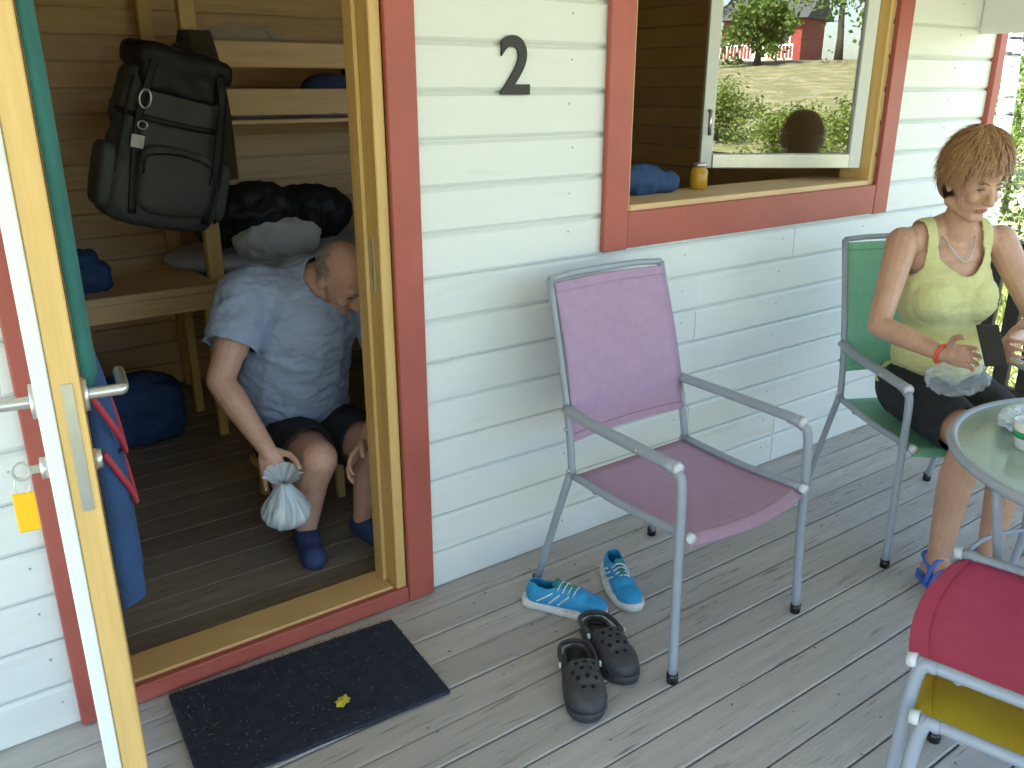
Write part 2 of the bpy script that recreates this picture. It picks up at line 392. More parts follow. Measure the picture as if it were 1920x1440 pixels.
bm = bmesh.new(); b_box(bm, (0, 0, 0), (RX1 - RX0, .117, .015), .004); cb_ = me_from(bm, 'ceiling_board'); cb_.materials.append(MATS['pine_x'])
for k in range(20): link('ceiling_board', cb_, None, shell, loc=(RX0, .12 + k * .12, 2.38))
# door frame
frame = link('door_frame', None, parent=cabin)
TZ = 2.15
cbox('trim_board', (.150, WY - .042, 0.004), (.228, WY - .022, TZ), 'red_paint', frame)
cbox('trim_board', (1.135, WY - .042, 0.004), (1.228, WY - .022, TZ), 'red_paint', frame)
cbox('trim_board', (.150, WY - .046, DZ - .03), (1.228, WY - .023, TZ + .03), 'red_paint', frame)
cbox('jamb', (.236, WY - .021, .004), (.272, WY + .118, DZ), 'pine_z', frame)
cbox('jamb', (1.098, WY - .026, .004), (1.133, WY + .118, DZ), 'pine_z', frame)
cbox('door_stop', (1.084, WY + .04, .06), (1.0975, WY + .1, DZ), 'pine_z', frame)
cbox('jamb', (.272, WY - .021, DZ - .04), (1.098, WY + .118, DZ - .003), 'pine_z', frame)
cbox('threshold', (.273, WY - .012, .0045), (1.0975, WY + .116, .062), 'pine', frame, .006)
cbox('threshold_strip', (.228, WY - .040, .004), (1.134, WY - .0135, .058), 'red_paint', frame, .004)
sp = cbox('strike_plate', (1.0945, WY + .012, 1.03), (1.0985, WY + .036, 1.19), 'steel', frame, .001)
# door leaf, open and edge-on to the viewer
door = link('door', None, parent=cabin, loc=(.262, -.024, 0)); DA = math.atan2(-.124, -1)   # towards the camera
u = V((-.262 - .036, -(WY - .024), 0)).normalized()               # hinge -> free edge
door.rotation_euler = (0, 0, math.atan2(u.y, u.x))
LW = .87
# local x: hinge to free edge, local y>0: inner (right) side or outer: computed so that outer face is on the left
bm = bmesh.new(); b_box(bm, (0, -.008, .07), (LW, .030, 2.04), .002); link('inner_leaf', me_from(bm), 'pine_z', door)
bm = bmesh.new(); b_box(bm, (.0, -.030, .065), (LW + .004, -.0085, 2.045), .002); link('outer_leaf', me_from(bm), 'white_paint', door)
bm = bmesh.new(); b_box(bm, (LW - .0005, .004, 1.00), (LW + .0025, .020, 1.20), .0005); link('lock_plate', me_from(bm), 'steel', door)
for s in (1, -1):
    y0 = .030 if s > 0 else -.030
    bm = bmesh.new(); b_tube(bm, [(LW - .05, y0, 1.165), (LW - .05, y0 + s * .008, 1.165)], .026, 18)
    b_tube(bm, bez([(LW - .05, y0, 1.165), (LW - .05, y0 + s * .045, 1.165), (LW - .062, y0 + s * .056, 1.164), (LW - .17, y0 + s * .058, 1.158)], 4), [.009] * 12 + [.0085], 10)
    bmesh.ops.recalc_face_normals(bm, faces=bm.faces); link('handle', me_from(bm), 'steel', door, True)
    bm = bmesh.new(); b_tube(bm, [(LW - .05, y0, 1.06), (LW - .05, y0 + s * .012, 1.06)], .016, 16); bmesh.ops.recalc_face_normals(bm, faces=bm.faces)
    link('lock_cylinder', me_from(bm), 'steel', door, True)
# window
win = link('window', None, parent=cabin)
cbox('trim_board', (1.925, WY - .044, 1.066), (2.032, WY - .0215, 2.45), 'red_paint', win)
cbox('trim_board', (3.498, WY - .044, 1.066), (3.60, WY - .0215, 2.45), 'red_paint', win)
cbox('trim_board', (2.0325, WY - .042, 1.07), (3.4975, WY - .0218, 1.193), 'red_paint', win)
cbox('trim_board', (2.0325, WY - .042, WZ1 - .01), (3.4975, WY - .0218, 2.45), 'red_paint', win)
cbox('reveal', (WX0, WY - .018, WZ0), (WX0 + .03, WY + .13, WZ1), 'pine_z', win)
cbox('reveal', (WX1 - .03, WY - .018, WZ0), (WX1, WY + .13, WZ1), 'pine_z', win)
cbox('reveal', (WX0 + .03, WY - .018, WZ1 - .03), (WX1 - .03, WY + .13, WZ1), 'pine', win)
cbox('sill', (WX0 + .0305, WY - .019, WZ0 - .0), (WX1 - .0305, WY + .24, WZ0 + .024), 'pine_x', win)
# right sash, hinged at its right side and swung into the room
SA = R(36); hinge = V((WX1 - .05, .03, 0)); SW = .69; sz0, sz1 = 1.262, 2.24
def sash_piece(name, x0, x1, z0, z1, y0, y1, m):
    bm = bmesh.new(); b_box(bm, (x0, y0, z0), (x1, y1, z1), .003 if m != 'window_glass' else 0)
    o = link(name, me_from(bm), m, win); o.location = hinge; o.rotation_euler = (0, 0, math.pi - SA); return o
# local x runs from the hinge into the room
for nm, a in (('sash_stile', (0, .05, sz0, sz1)), ('sash_stile', (SW - .05, SW, sz0, sz1)), ('sash_rail', (.0505, SW - .0505, sz0, sz0 + .06)), ('sash_rail', (.0505, SW - .0505, sz1 - .05, sz1))):
    sash_piece(nm, *a, -.022, .022, 'white_paint')
    sash_piece('glazing_bead', *(a if nm == 'sash_stile' else a), .0225, .028, 'steel') if nm == 'sash_rail' and a[2] == sz0 else None
sash_piece('pane', .048, SW - .048, sz0 + .055, sz1 - .045, -.004, .000, 'window_glass')
bm = bmesh.new(); b_tube(bm, [(SW - .025, .022, 1.50), (SW - .025, .05, 1.50), (SW - .025, .052, 1.40)], .008, 8)
o = link('sash_handle', me_from(bm), 'steel', win, True); o.location = hinge; o.rotation_euler = (0, 0, math.pi - SA)
# roof, porch roof, posts and the white valance at the far end of the porch
roof = link('roof', None, parent=cabin)
bm = bmesh.new(); b_box(bm, (-2.1, -1.5 - WY, 2.53), (4.75, RY - WY + .4, 2.62)); link('roof_deck', me_from(bm), 'white_paint', roof)
bm = bmesh.new(); b_box(bm, (-2.15, -1.55 - WY, 2.625), (4.8, RY - WY + .45, 2.68)); link('roofing', me_from(bm), 'roof_grey', roof)
cbox('fascia', (-2.1, -1.53, 2.44), (4.75, -1.502, 2.66), 'white_paint', roof)
for k in range(4):
    z = 1.82 + k * .175
    cbox('valance_board', (4.19, .55, z), (4.215, WY - .022, z + .171), 'white_paint', roof)
for x in (-1.75, 4.36): cbox('porch_post', (x, -1.13, .002), (x + .09, -1.04, 2.529), 'white_paint', roof)
# house number
cu = bpy.data.curves.new('n', 'FONT'); cu.body = '2'; cu.size = .225; cu.extrude = .004; cu.offset = .004; cu.align_x = 'CENTER'
to = bpy.data.objects.new('t', cu); COL.objects.link(to); dg = bpy.context.evaluated_depsgraph_get()
me = bpy.data.meshes.new_from_object(to.evaluated_get(dg)); bpy.data.objects.remove(to); me.materials.clear()
o = link('house_number', me, 'iron', cabin, loc=(1.568, -.026, 1.578), rot=(R(90), 0, 0)); o['label'] = 'black iron house number 2'

# ================================================================== PORCH THINGS
# key with yellow tag in the lock
def on_door(x, y, z): return door.matrix_basis @ V((x, y, z)) + V((0, WY, 0))
SO = -1                                                    # outer side in the leaf's local y
key = thing('key', 'key in the open door\'s lock with a yellow plastic tag', 'key', on_door(LW - .05, SO * .042, 1.06), door.rotation_euler.z)
bm = bmesh.new(); b_box(bm, (-.002, -.014, -.006), (.002, .0, .006)); b_tube(bm, [(0, -.025 + .012 * math.cos(a), .014 * math.sin(a)) for a in [k * math.pi / 8 for k in range(16)]], .0025, 6, True)
link('key_blade', me_from(bm), 'steel', key)
bm = bmesh.new(); b_tube(bm, [(.0, -.028 + .010 * math.sin(a), -.022 + .014 * math.cos(a)) for a in [k * math.pi / 8 for k in range(16)]], .0012, 6, True); link('ring', me_from(bm), 'steel', key)
bm = bmesh.new(); b_box(bm, (-.003, -.044, -.098), (.003, -.014, -.034), .002); link('tag', me_from(bm), 'yellow_tag', key)

# clothes hanging on the inner side of the door
def cloth_hang(name, x0, x1, z0, z1, y0, depth, m, label, cat, seed):
    bm = bmesh.new(); nx, nz = 22, 40; G = []
    for side in (0, 1):
        row = []
        for i in range(nx + 1):
            for j in range(nz + 1):
                t = j / nz; x = x0 + (x1 - x0) * i / nx; z = z0 + (z1 - z0) * t
                pin = 1 - t ** 3 * .45; x = (x0 + x1) / 2 + (x - (x0 + x1) / 2) * pin
                fold = noise.noise(V((x * 16 + seed, z * 1.2, seed))) * .5 + .5
                e = math.sin(math.pi * i / nx) ** .4
                yy = y0 + (depth * (.25 + .75 * fold) * e * (1 - .5 * t ** 4) if side else 0)
                row.append(bm.verts.new((x, yy, z)))
        G.append(row)
    for s in (0, 1):
        for i in range(nx):
            for j in range(nz):
                a = i * (nz + 1) + j; q = [G[s][a], G[s][a + nz + 1], G[s][a + nz + 2], G[s][a + 1]]
                bm.faces.new(q if s else q[::-1])
    bmesh.ops.remove_doubles(bm, verts=bm.verts, dist=.0005); bmesh.ops.recalc_face_normals(bm, faces=bm.faces)
    if cat is None: return link(name, me_from(bm), m, label, True)
    o = link(name, me_from(bm), m, None, True); o.location = door.location + V((0, WY, 0)); o.rotation_euler = door.rotation_euler
    return tag(o, label, cat)
cloth_hang('jacket', .42, .78, 1.16, 1.92, .033, .038, 'teal_cloth', 'dark teal jacket hanging on the inner side of the open door', 'jacket', 1.3)
hb = thing('tote_bag', 'navy blue bag with red straps hanging low on the open door', 'bag')
hb.location = door.location + V((0, WY, 0)); hb.rotation_euler = door.rotation_euler
cloth_hang('body', .46, .74, .74, 1.17, .034, .075, 'navy_cloth', hb, None, 5.2)
for dy, zz in ((.072, 1.03), (.076, .93)):
    tube('strap', bez([(.47, dy - .03, zz + .10), (.50, dy, zz + .02), (.60, dy + .01, zz - .05), (.70, dy, zz + .02), (.73, dy - .03, zz + .10)], 5), .005, 'red_strap', hb, 8)

# doormat
dm = thing('doormat', 'dark navy fibre doormat littered with dry straw, before the threshold', 'doormat', (.685, 1.905, 0), R(-4))
bm = bmesh.new(); b_box(bm, (-.335, -.20, .003), (.335, .20, .017), .005); bmesh.ops.subdivide_edges(bm, edges=bm.edges, cuts=3, use_grid_fill=True)
link('pad', me_from(bm), 'mat_fibre', dm)
vs = []; fs = []
for _ in range(9000):
    x, y = random.uniform(-.335, .335), random.uniform(-.2, .2); a = random.uniform(0, 6.28); h = random.uniform(.004, .009); k = len(vs)
    vs += [(x - .0012 * math.cos(a), y - .0012 * math.sin(a), .0165), (x + .0012 * math.cos(a), y + .0012 * math.sin(a), .0165), (x + random.gauss(0, .003), y + random.gauss(0, .003), .0165 + h)]; fs.append((k, k + 1, k + 2))
me = bpy.data.meshes.new('pile'); me.from_pydata(vs, [], fs); o = link('pile', me, 'mat_fibre', dm); o['kind'] = 'stuff'
bm = bmesh.new()
for _ in range(190):
    x, y = random.uniform(-.32, .32), random.uniform(-.19, .19); a = random.uniform(0, 6.28); l = random.uniform(.002, .013) * random.choice((1, 1, .5, .4))
    b_tube(bm, [(x, y, .0225), (x + l * math.cos(a), y + l * math.sin(a), .0235 + random.uniform(0, .003))], .0007, 4)
o = link('straw_bits', me_from(bm), 'straw', dm); o['kind'] = 'stuff'
bm = bmesh.new(); A = [bm.verts.new((.028 * math.cos(a) * (1 if k % 2 else .75), .02 * math.sin(a) * (1 if k % 2 else .7), .003 * math.sin(3 * a))) for k, a in enumerate([i * math.pi / 7 for i in range(14)])]
c = bm.verts.new((0, 0, .004))
for i in range(14): bm.faces.new((A[i], A[(i + 1) % 14], c))
o = link('fallen_leaf', me_from(bm), 'leaf_yellow', None, loc=(.735, 1.80, .032), rot=(.1, .05, .5)); solid(o, .0006); tag(o, 'small yellow leaf lying on the dark doormat', 'leaf')

# ---------------------------------------------------------------- stacking chairs
def make_chair():
    root = bpy.data.objects.new('patio_chair', None); COL.objects.link(root); root.empty_display_size = .1
    for s in (1, -1):
        tube('front_leg', bez([(s * .285, -.285, .012), (s * .279, -.272, .30), (s * .276, -.262, .59), (s * .274, -.235, .632), (s * .272, -.19, .642)], 5), .0135, 'grey_frame', root)
        bm = bmesh.new(); P = [(s * .272, -.235, .646), (s * .271, -.10, .650), (s * .268, .10, .656), (s * .258, .235, .664)]
        pts = bez(P, 5); 
        b_tube(bm, pts, .015, 10)
        for v in bm.verts: v.co.x = s * .268 + (v.co.x - s * .268) * 1.45
        bmesh.ops.recalc_face_normals(bm, faces=bm.faces); link('armrest', me_from(bm), 'grey_frame', root, True)
        tube('arm_cap', [(s * .2725, -.236, .645), (s * .2725, -.250, .643)], [.019, .015], 'cap_plastic', root)
        tube('rear_leg', bez([(s * .275, .345, .012), (s * .268, .27, .25), (s * .258, .205, .46)], 5), .0125, 'grey_frame', root)
        tube('back_post', bez([(s * .256, .200, .455), (s * .250, .225, .60), (s * .244, .275, .80), (s * .238, .345, 1.045)], 5), .0125, 'grey_frame', root)
        tube('seat_rail', bez([(s * .250, -.275, .448), (s * .252, -.05, .440), (s * .254, .20, .452)], 5), .0125, 'grey_frame', root)
        tube('seat_cap', [(s * .250, -.275, .448), (s * .250, -.293, .446)], [.0165, .014], 'cap_plastic', root)
        for yy in (-.285, .345): tube('foot_cap', [(s * (.285 if yy < 0 else .275), yy, .0), (s * (.285 if yy < 0 else .275), yy, .03)], .0165, 'black_plastic', root)
        tube('arm_bracket', [(s * .250, -.262, .448), (s * .277, -.266, .452)], .009, 'grey_frame', root, 8)
    tube('cross_bar', [(-.252, .10, .436), (-.15, .10, .392), (.15, .10, .392), (.252, .10, .436)], .010, 'grey_frame', root, 8)
    tube('cross_bar', [(-.250, -.20, .436), (-.15, -.20, .385), (.15, -.20, .385), (.250, -.20, .436)], .010, 'grey_frame', root, 8)
    tube('top_bar', bez([(-.238, .345, 1.045), (-.12, .355, 1.052), (.12, .355, 1.052), (.238, .345, 1.045)], 4), .0105, 'grey_frame', root, 8)
    def panel(name, f):
        bm = bmesh.new(); nu, nv = 14, 14
        G = [[bm.verts.new(f(i / nu, j / nv)) for j in range(nv + 1)] for i in range(nu + 1)]
        for i in range(nu):
            for j in range(nv): bm.faces.new((G[i][j], G[i + 1][j], G[i + 1][j + 1], G[i][j + 1]))
        o = link(name, me_from(bm), 'mauve_mesh', root, True); m_ = o.modifiers.new('thick', 'SOLIDIFY'); m_.thickness = .004; m_.offset = 0
        o.data.materials[0] = None; o.material_slots[0].link = 'OBJECT'; o.material_slots[0].material = MATS['mauve_mesh']; return o
    def seat(a, b):
        x = (a - .5) * .497; y = -.285 + b * .485; sag = .018 * (1 - (2 * a - 1) ** 2) * math.sin(math.pi * min(1, b * 1.1) ** .8 if b > 0 else 0)
        z = .447 - .012 * math.sin(math.pi * b) - sag
        if b < .12: z -= (.12 - b) ** 2 * 1.8; y += (.12 - b) * .01 
        y -= .035 * (1 - (2 * a - 1) ** 2) * (1 - b)
        return (x, y, z)
    def back(a, b):
        z = .56 + b * .475; t = b; y = .212 + .045 * t + .075 * t * t
        hw = .246 - .012 * b; bow = .022 * (1 - (2 * a - 1) ** 2)
        return ((a - .5) * 2 * hw, y + bow, z)
    panel('seat_panel', seat); panel('back_panel', back)
    for q0, q1 in ((.945, 1.0), (.0, .05)):
        panel('back_hem', lambda a, b, q0=q0, q1=q1: tuple(V(back(a, q0 + (q1 - q0) * b)) + V((0, -.0045, 0))))
    panel('seat_hem', lambda a, b: tuple(V(seat(a, .0 + .07 * b)) + V((0, -.001, .0042))))
    for s in (1, -1):
        for p_, q_ in (((s * .288, -.10, .651), (s * .294, -.10, .651)), ((s * .262, .205, .47), (s * .272, .205, .47)), ((s * .262, .225, .60), (s * .268, .225, .60))): tube('screw', [p_, q_], .006, 'steel', root, 8)
    return root
def fabric(root, m):
    for c in root.children:
        if 'panel' in c.name or 'hem' in c.name: c.material_slots[0].material = MATS[m]
chair = make_chair(); chair.location = (1.825, 1.655, 0); chair.rotation_euler = (0, 0, R(1))
tag(chair, 'empty patio chair with mauve mesh seat and grey metal frame against the wall', 'chair', 'patio chairs on the porch')
bpy.context.view_layer.update()
for loc, rz, m_, lab in (((2.985, 1.48, 0), R(-28), 'green_mesh', 'patio chair with green mesh back in which the woman sits'),
                         ((1.745, .445, .0), R(180 + 18.5), 'yellow_mesh', 'yellow mesh patio chair stacked underneath the crimson chair, near the table'),
                         ((1.79, .49, .085), R(180 + 18.5), 'crimson_mesh', 'crimson mesh patio chair stacked on a yellow one, nearest the viewer')):
    c = copy_tree(chair); c.location = loc; c.rotation_euler = (0, 0, rz)
    tag(c, lab, 'chair', 'patio chairs on the porch'); bpy.context.view_layer.update(); fabric(c, m_)
    if m_ != 'green_mesh':                                  # the stacked pair has no armrests
        for ch in list(c.children):
            if ch.name.split('.')[0] in ('front_leg', 'armrest', 'arm_cap', 'arm_bracket'): bpy.data.objects.remove(ch)
        for s_ in (1, -1): tube('front_leg', bez([(s_ * .285, -.285, .012), (s_ * .272, -.278, .30), (s_ * .258, -.268, .435), (s_ * .252, -.24, .447)], 5), .0135, 'grey_frame', c)

# ---------------------------------------------------------------- round glass table
tb = thing('table', 'round patio table with pale green glass top and grey rim', 'table', (2.42, .60, 0))
TR = .475
bm = bmesh.new(); bmesh.ops.create_cone(bm, cap_ends=True, segments=64, radius1=TR, radius2=TR, depth=.006, matrix=Matrix.Translation((0, 0, .717))); link('glass_top', me_from(bm), 'table_glass', tb)
tube('rim', [((TR + .006) * math.cos(a), (TR + .006) * math.sin(a), .712) for a in [k * math.pi / 36 for k in range(72)]], .014, 'grey_frame', tb, 10, True)
for k in range(4):
    a = math.pi / 4 + k * math.pi / 2 + .3
    tube('leg', bez([(.46 * math.cos(a), .46 * math.sin(a), .70), (.40 * math.cos(a), .40 * math.sin(a), .35), (.46 * math.cos(a), .46 * math.sin(a), .002)], 5), .012, 'grey_frame', tb)
tube('lower_ring', [(.395 * math.cos(a), .395 * math.sin(a), .33) for a in [k * math.pi / 24 for k in range(48)]], .007, 'grey_frame', tb, 8, True)

# ---------------------------------------------------------------- shoes
def shoe_frame(root, heel, toe):
    heel = V(heel); toe = V(toe); root.location = (heel.x, heel.y, heel.z); d = toe - heel; root.rotation_euler = (0, 0, math.atan2(d.y, d.x))
def sneaker(heel, toe, label, side):
    root = thing('sneaker', label, 'shoe', group='blue sneakers under the mauve chair'); shoe_frame(root, heel, toe)
    L = .285; s = side
    def outline(t):     # centre offset, half width
        w_ = .034 + .017 * math.sin(math.pi * min(1, t * .95) ** 1.4) if t < .85 else .049 * math.sqrt(max(0, 1 - ((t - .80) / .2) ** 2)) * .93
        if t < .1: w_ = .034 * math.sqrt(max(0, 1 - ((.1 - t) / .1) ** 2))
        return s * .010 * math.sin(math.pi * t), max(w_, .004)
    bm = bmesh.new(); rows = []
    ts = [0, .012, .03, .06, .1, .2, .3, .4, .5, .6, .7, .8, .87, .92, .96, .985, 1]
    for t in ts:
        c_, w_ = outline(t); lift = .012 * max(0, (t - .75) / .25) ** 2; hh = .030 + .012 * max(0, .35 - t)
        rows.append([bm.verts.new((t * L, c_ + yy, zz + lift)) for yy, zz in ((-w_ * .92, .002), (w_ * .92, .002), (w_ * 1.04, hh * .5), (w_, hh), (-w_, hh), (-w_ * 1.04, hh * .5))])
    for a, b in zip(rows, rows[1:]):
        for k in range(6): bm.faces.new((a[k], a[(k + 1) % 6], b[(k + 1) % 6], b[k]))
    bm.faces.new(rows[0][::-1]); bm.faces.new(rows[-1]); bmesh.ops.recalc_face_normals(bm, faces=bm.faces)
    link('sole', me_from(bm), 'shoe_white', root, True)
    pr = [('e', (.225, s * .006, .040), (.058, .043, .034)), ('c', (.05, 0, .045), .035, (.19, s * .01, .046), .041), ('c', (.045, 0, .05), .033, (.048, 0, .075), .030),
          ('c', (.06, 0, .070), .030, (.12, s * .006, .060), .034), ('c', (.12, s * .006, .066), .028, (.19, s * .01, .055), .028)]
    up = blob(pr, .004, 4); 
    up = trim(up, lambda c: c.z > .022 and not (((c.x - .072) / .048) ** 2 + ((c.y - s * .002) / .024) ** 2 < 1 and c.z > .06), 3)
    link('upper', up, 'shoe_blue', root, True); o = root.children[-1]; m_ = o.modifiers.new('thick', 'SOLIDIFY'); m_.thickness = .004; m_.offset = -1
    bm = bmesh.new(); b_ell(bm, (.095, s * .004, .036), (.075, .028, .012)); link('insole', me_from(bm), 'shoe_lining', root, True)
    tg = blob([('c', (.112, s * .005, .088), .014, (.175, s * .01, .082), .012), ('e', (.118, s * .005, .096), (.012, .018, .016))], .004, 3); link('tongue', tg, 'shoe_lining', root, True)
    for k in range(4):
        x = .130 + k * .017; z = .098 - k * .004
        tube('lace', bez([(x - .006, s * .006 - .026, z - .016), (x, s * .007 - .010, z), (x + .004, s * .008 + .010, z), (x + .008, s * .008 + .026, z - .016)], 3), .0022, 'shoe_white', root, 6)
    for k, (x0, x1) in enumerate(((.10, .135), (.13, .165), (.06, .11))):
        for sd in (-1, 1):
            tube('stripe', bez([(x0, sd * .0415 + s * .008, .040), ((x0 + x1) / 2, sd * .0405 + s * .008, .058), (x1, sd * .0335 + s * .008, .074)], 4), .0028, 'shoe_white', root, 6)
    return root
sneaker((1.435, 1.93, .0), (1.60, 1.68, .0), 'bright blue sneaker with white sole lying nearer the doormat, toe towards viewer', 1)
sneaker((1.80, 1.92, .0), (1.685, 1.655, .0), 'bright blue sneaker standing right of its twin, under the mauve chair', -1)
def clog(heel, toe, label, side):
    root = thing('clog', label, 'shoe', group='dark foam clogs in front of the mauve chair'); shoe_frame(root, heel, toe); s = side
    pr = [('e', (.20, s * .004, .040), (.078, .054, .042)), ('c', (.045, 0, .036), .036, (.17, s * .006, .040), .046), ('c', (.13, s * .004, .058), .044, (.185, s * .006, .052), .046)]
    me = blob(pr, .004, 5)
    me = trim(me, lambda c: c.z > .010 and not ((c.x < .125 + .02 * (1 - (c.y / .04) ** 2)) and c.z > .046 + .05 * max(0, c.x - .03)) , 4)
    o = link('upper', me, 'clog_foam', root, True); m_ = o.modifiers.new('thick', 'SOLIDIFY'); m_.thickness = .007; m_.offset = -1
    from mathutils.bvhtree import BVHTree
    tmp = bmesh.new(); tmp.from_mesh(me); bvh = BVHTree.FromBMesh(tmp); tmp.free()
    spots = [((x, y + s * .006, .2), (0, 0, -1)) for x, y in ((.158, -.022), (.158, 0), (.158, .022), (.180, -.033), (.180, -.011), (.180, .011), (.180, .033), (.204, -.022), (.204, 0), (.204, .022), (.228, -.012), (.228, .012))]
    spots += [((x, sd * .2, .030), (0, -sd, 0)) for sd in (-1, 1) for x in (.19, .215, .24)]
    for p_, d_ in spots:
        h_ = bvh.ray_cast(V(p_), V(d_))
        if h_[0] is None: continue
        bm = bmesh.new(); q_ = h_[1].to_track_quat('Z', 'Y').to_matrix().to_4x4(); r0 = .0062 if d_[2] else .0075
        pr_ = [(r0 + .0022, -.001), (r0 + .0018, .0008), (r0, .0012), (r0 * .96, .0004)]
        rg = [[bm.verts.new((r_ * math.cos(a_), r_ * math.sin(a_), z_)) for a_ in [k_ * math.pi / 6 for k_ in range(12)]] for r_, z_ in pr_]
        for A_, B_ in zip(rg, rg[1:]):
            for k_ in range(12): bm.faces.new((A_[k_], A_[(k_ + 1) % 12], B_[(k_ + 1) % 12], B_[k_]))
        f_ = bm.faces.new(rg[-1]); bm.normal_update(); f_.material_index = 1  # no real opening: the black disc paints the shade inside the vent
        bm.transform(Matrix.Translation(h_[0]) @ q_); me_ = me_from(bm, 'vent_hole'); me_.materials.append(MATS['clog_foam']); me_.materials.append(MATS['hole_black']); link('vent_hole', me_, None, root)
    bm = bmesh.new(); rows = []
    for t in [0, .02, .06, .12, .25, .4, .55, .7, .82, .9, .96, .99, 1]:
        w_ = (.039 + .014 * math.sin(math.pi * t * .8) ** 2) * math.sqrt(max(.002, 1 - max(0, (.14 - t) / .14) ** 2 - max(0, (t - .78) / .22) ** 2)); lift = .012 * max(0, (t - .75) / .25) ** 2
        rows.append([bm.verts.new((t * .283, yy + s * .006 * math.sin(math.pi * t), zz + lift)) for yy, zz in ((-w_ * .95, .001), (w_ * .95, .001), (w_ * 1.05, .016), (w_, .024), (-w_, .024), (-w_ * 1.05, .016))])
    for a, b in zip(rows, rows[1:]):
        for k in range(6): bm.faces.new((a[k], a[(k + 1) % 6], b[(k + 1) % 6], b[k]))
    bm.faces.new(rows[0][::-1]); bm.faces.new(rows[-1]); bmesh.ops.recalc_face_normals(bm, faces=bm.faces); link('sole', me_from(bm), 'clog_foam', root, True)
    bm = bmesh.new(); b_tube(bm, bez([(.118, -.046, .058), (.06, -.047, .052), (.012, -.036, .046), (-.006, 0, .044), (.012, .036, .046), (.06, .047, .052), (.118, .046, .058)], 5), .006, 8)
    for v in bm.verts: v.co.z = .048 + (v.co.z - .048) * 1.25
    bmesh.ops.recalc_face_normals(bm, faces=bm.faces); link('heel_strap', me_from(bm), 'clog_foam', root, True)
    root.scale = (1.08,) * 3
    for sd in (-1, 1): tube('rivet', [(.118, sd * .050, .060), (.118, sd * .055, .060)], .008, 'cap_plastic', root, 10)
clog((1.395, 1.62, 0), (1.235, 1.37, 0), 'dark foam clog, toe nearest the viewer, left one of the pair', 1)
clog((1.525, 1.70, 0), (1.430, 1.415, 0), 'dark foam clog, the right one of the pair, closer to the chair leg', -1)

# ================================================================== PEOPLE
def hand(wrist, d, across, curl, thumb_side, scale=1., spread=.0):
    """palm + four fingers + thumb as capsules. across: from little finger to index; fingers curl towards d x across"""
    wrist = V(wrist); d = V(d).normalized(); a = V(across); a = (a - d * a.dot(d)).normalized(); nrm = d.cross(a) * thumb_side
    k = scale; pr = []
    M = Matrix((d, a, nrm)).transposed()
    pr.append(('e', wrist + d * .048 * k, (.052 * k, .041 * k, .017 * k), M))
    pr.append(('c', wrist, .024 * k, wrist + d * .03 * k, .025 * k))
    for i, (ln, off) in enumerate(((.064, -.034), (.080, -.0115), (.086, .0115), (.076, .0345))):
        p = wrist + d * (.088 - .006 * abs(i - 2)) * k + a * off * k; ang = 0
        pr.append(('c', wrist + d * .05 * k + a * off * .9 * k, .010 * k, p, .0088 * k))
        for sgm, fr in enumerate((.45, .32, .23)):
            ang += curl * (1.0 if sgm else .8); dd = ((d + a * (i - 1.5) * .05) * math.cos(ang) + nrm * math.sin(ang)).normalized(); q = p + dd * ln * fr * k
            r_ = (.0086 - .0009 * sgm) * k; pr.append(('c', p, r_, q, r_ * .92)); p = q
    p = wrist + d * .022 * k + a * .032 * k
    for sgm, (ln, ca) in enumerate(((.042, .5), (.032, .75), (.026, .9))):
        dd = (d * ca + a * (1 - ca) * 1.6 + nrm * .35 * (1 + .5 * sgm)).normalized(); q = p + dd * ln * k; pr.append(('c', p, (.0125 - .001 * sgm) * k, q, (.0115 - .001 * sgm) * k)); p = q
    return pr
def head_prims(c, M, k=1.):
    c = V(c); P = lambda f, r, u: c + M @ V((f * k, r * k, u * k))
    e = lambda f, r, u, rf, rr, ru: ('e', P(f, r, u), (rf * k, rr * k, ru * k), M)
    pr = [e(-.012, 0, .030, .095, .074, .088), e(.030, 0, -.045, .058, .056, .068), e(.018, 0, .0, .075, .066, .075),
          ('c', P(.066, -.012, -.098), .019 * k, P(.066, .012, -.098), .019 * k), ('c', P(.088, 0, .012), .008 * k, P(.110, 0, -.030), .0125 * k),
          ('c', P(.098, -.011, -.034), .008 * k, P(.098, .011, -.034), .008 * k), ('c', P(.079, -.030, .026), .011 * k, P(.079, .030, .026), .011 * k),
          e(.062, .034, -.028, .026, .022, .024), e(.062, -.034, -.028, .026, .022, .024),
          ('c', P(.080, -.016, -.066), .0085 * k, P(.080, .016, -.066), .0085 * k), ('c', P(-.01, -.05, -.075), .02 * k, P(.05, -.02, -.095), .018 * k), ('c', P(-.01, .05, -.075), .02 * k, P(.05, .02, -.095), .018 * k)]
    for s in (-1, 1): pr.append(e(-.008, s * .076, -.010, .018, .009, .031))
    return pr
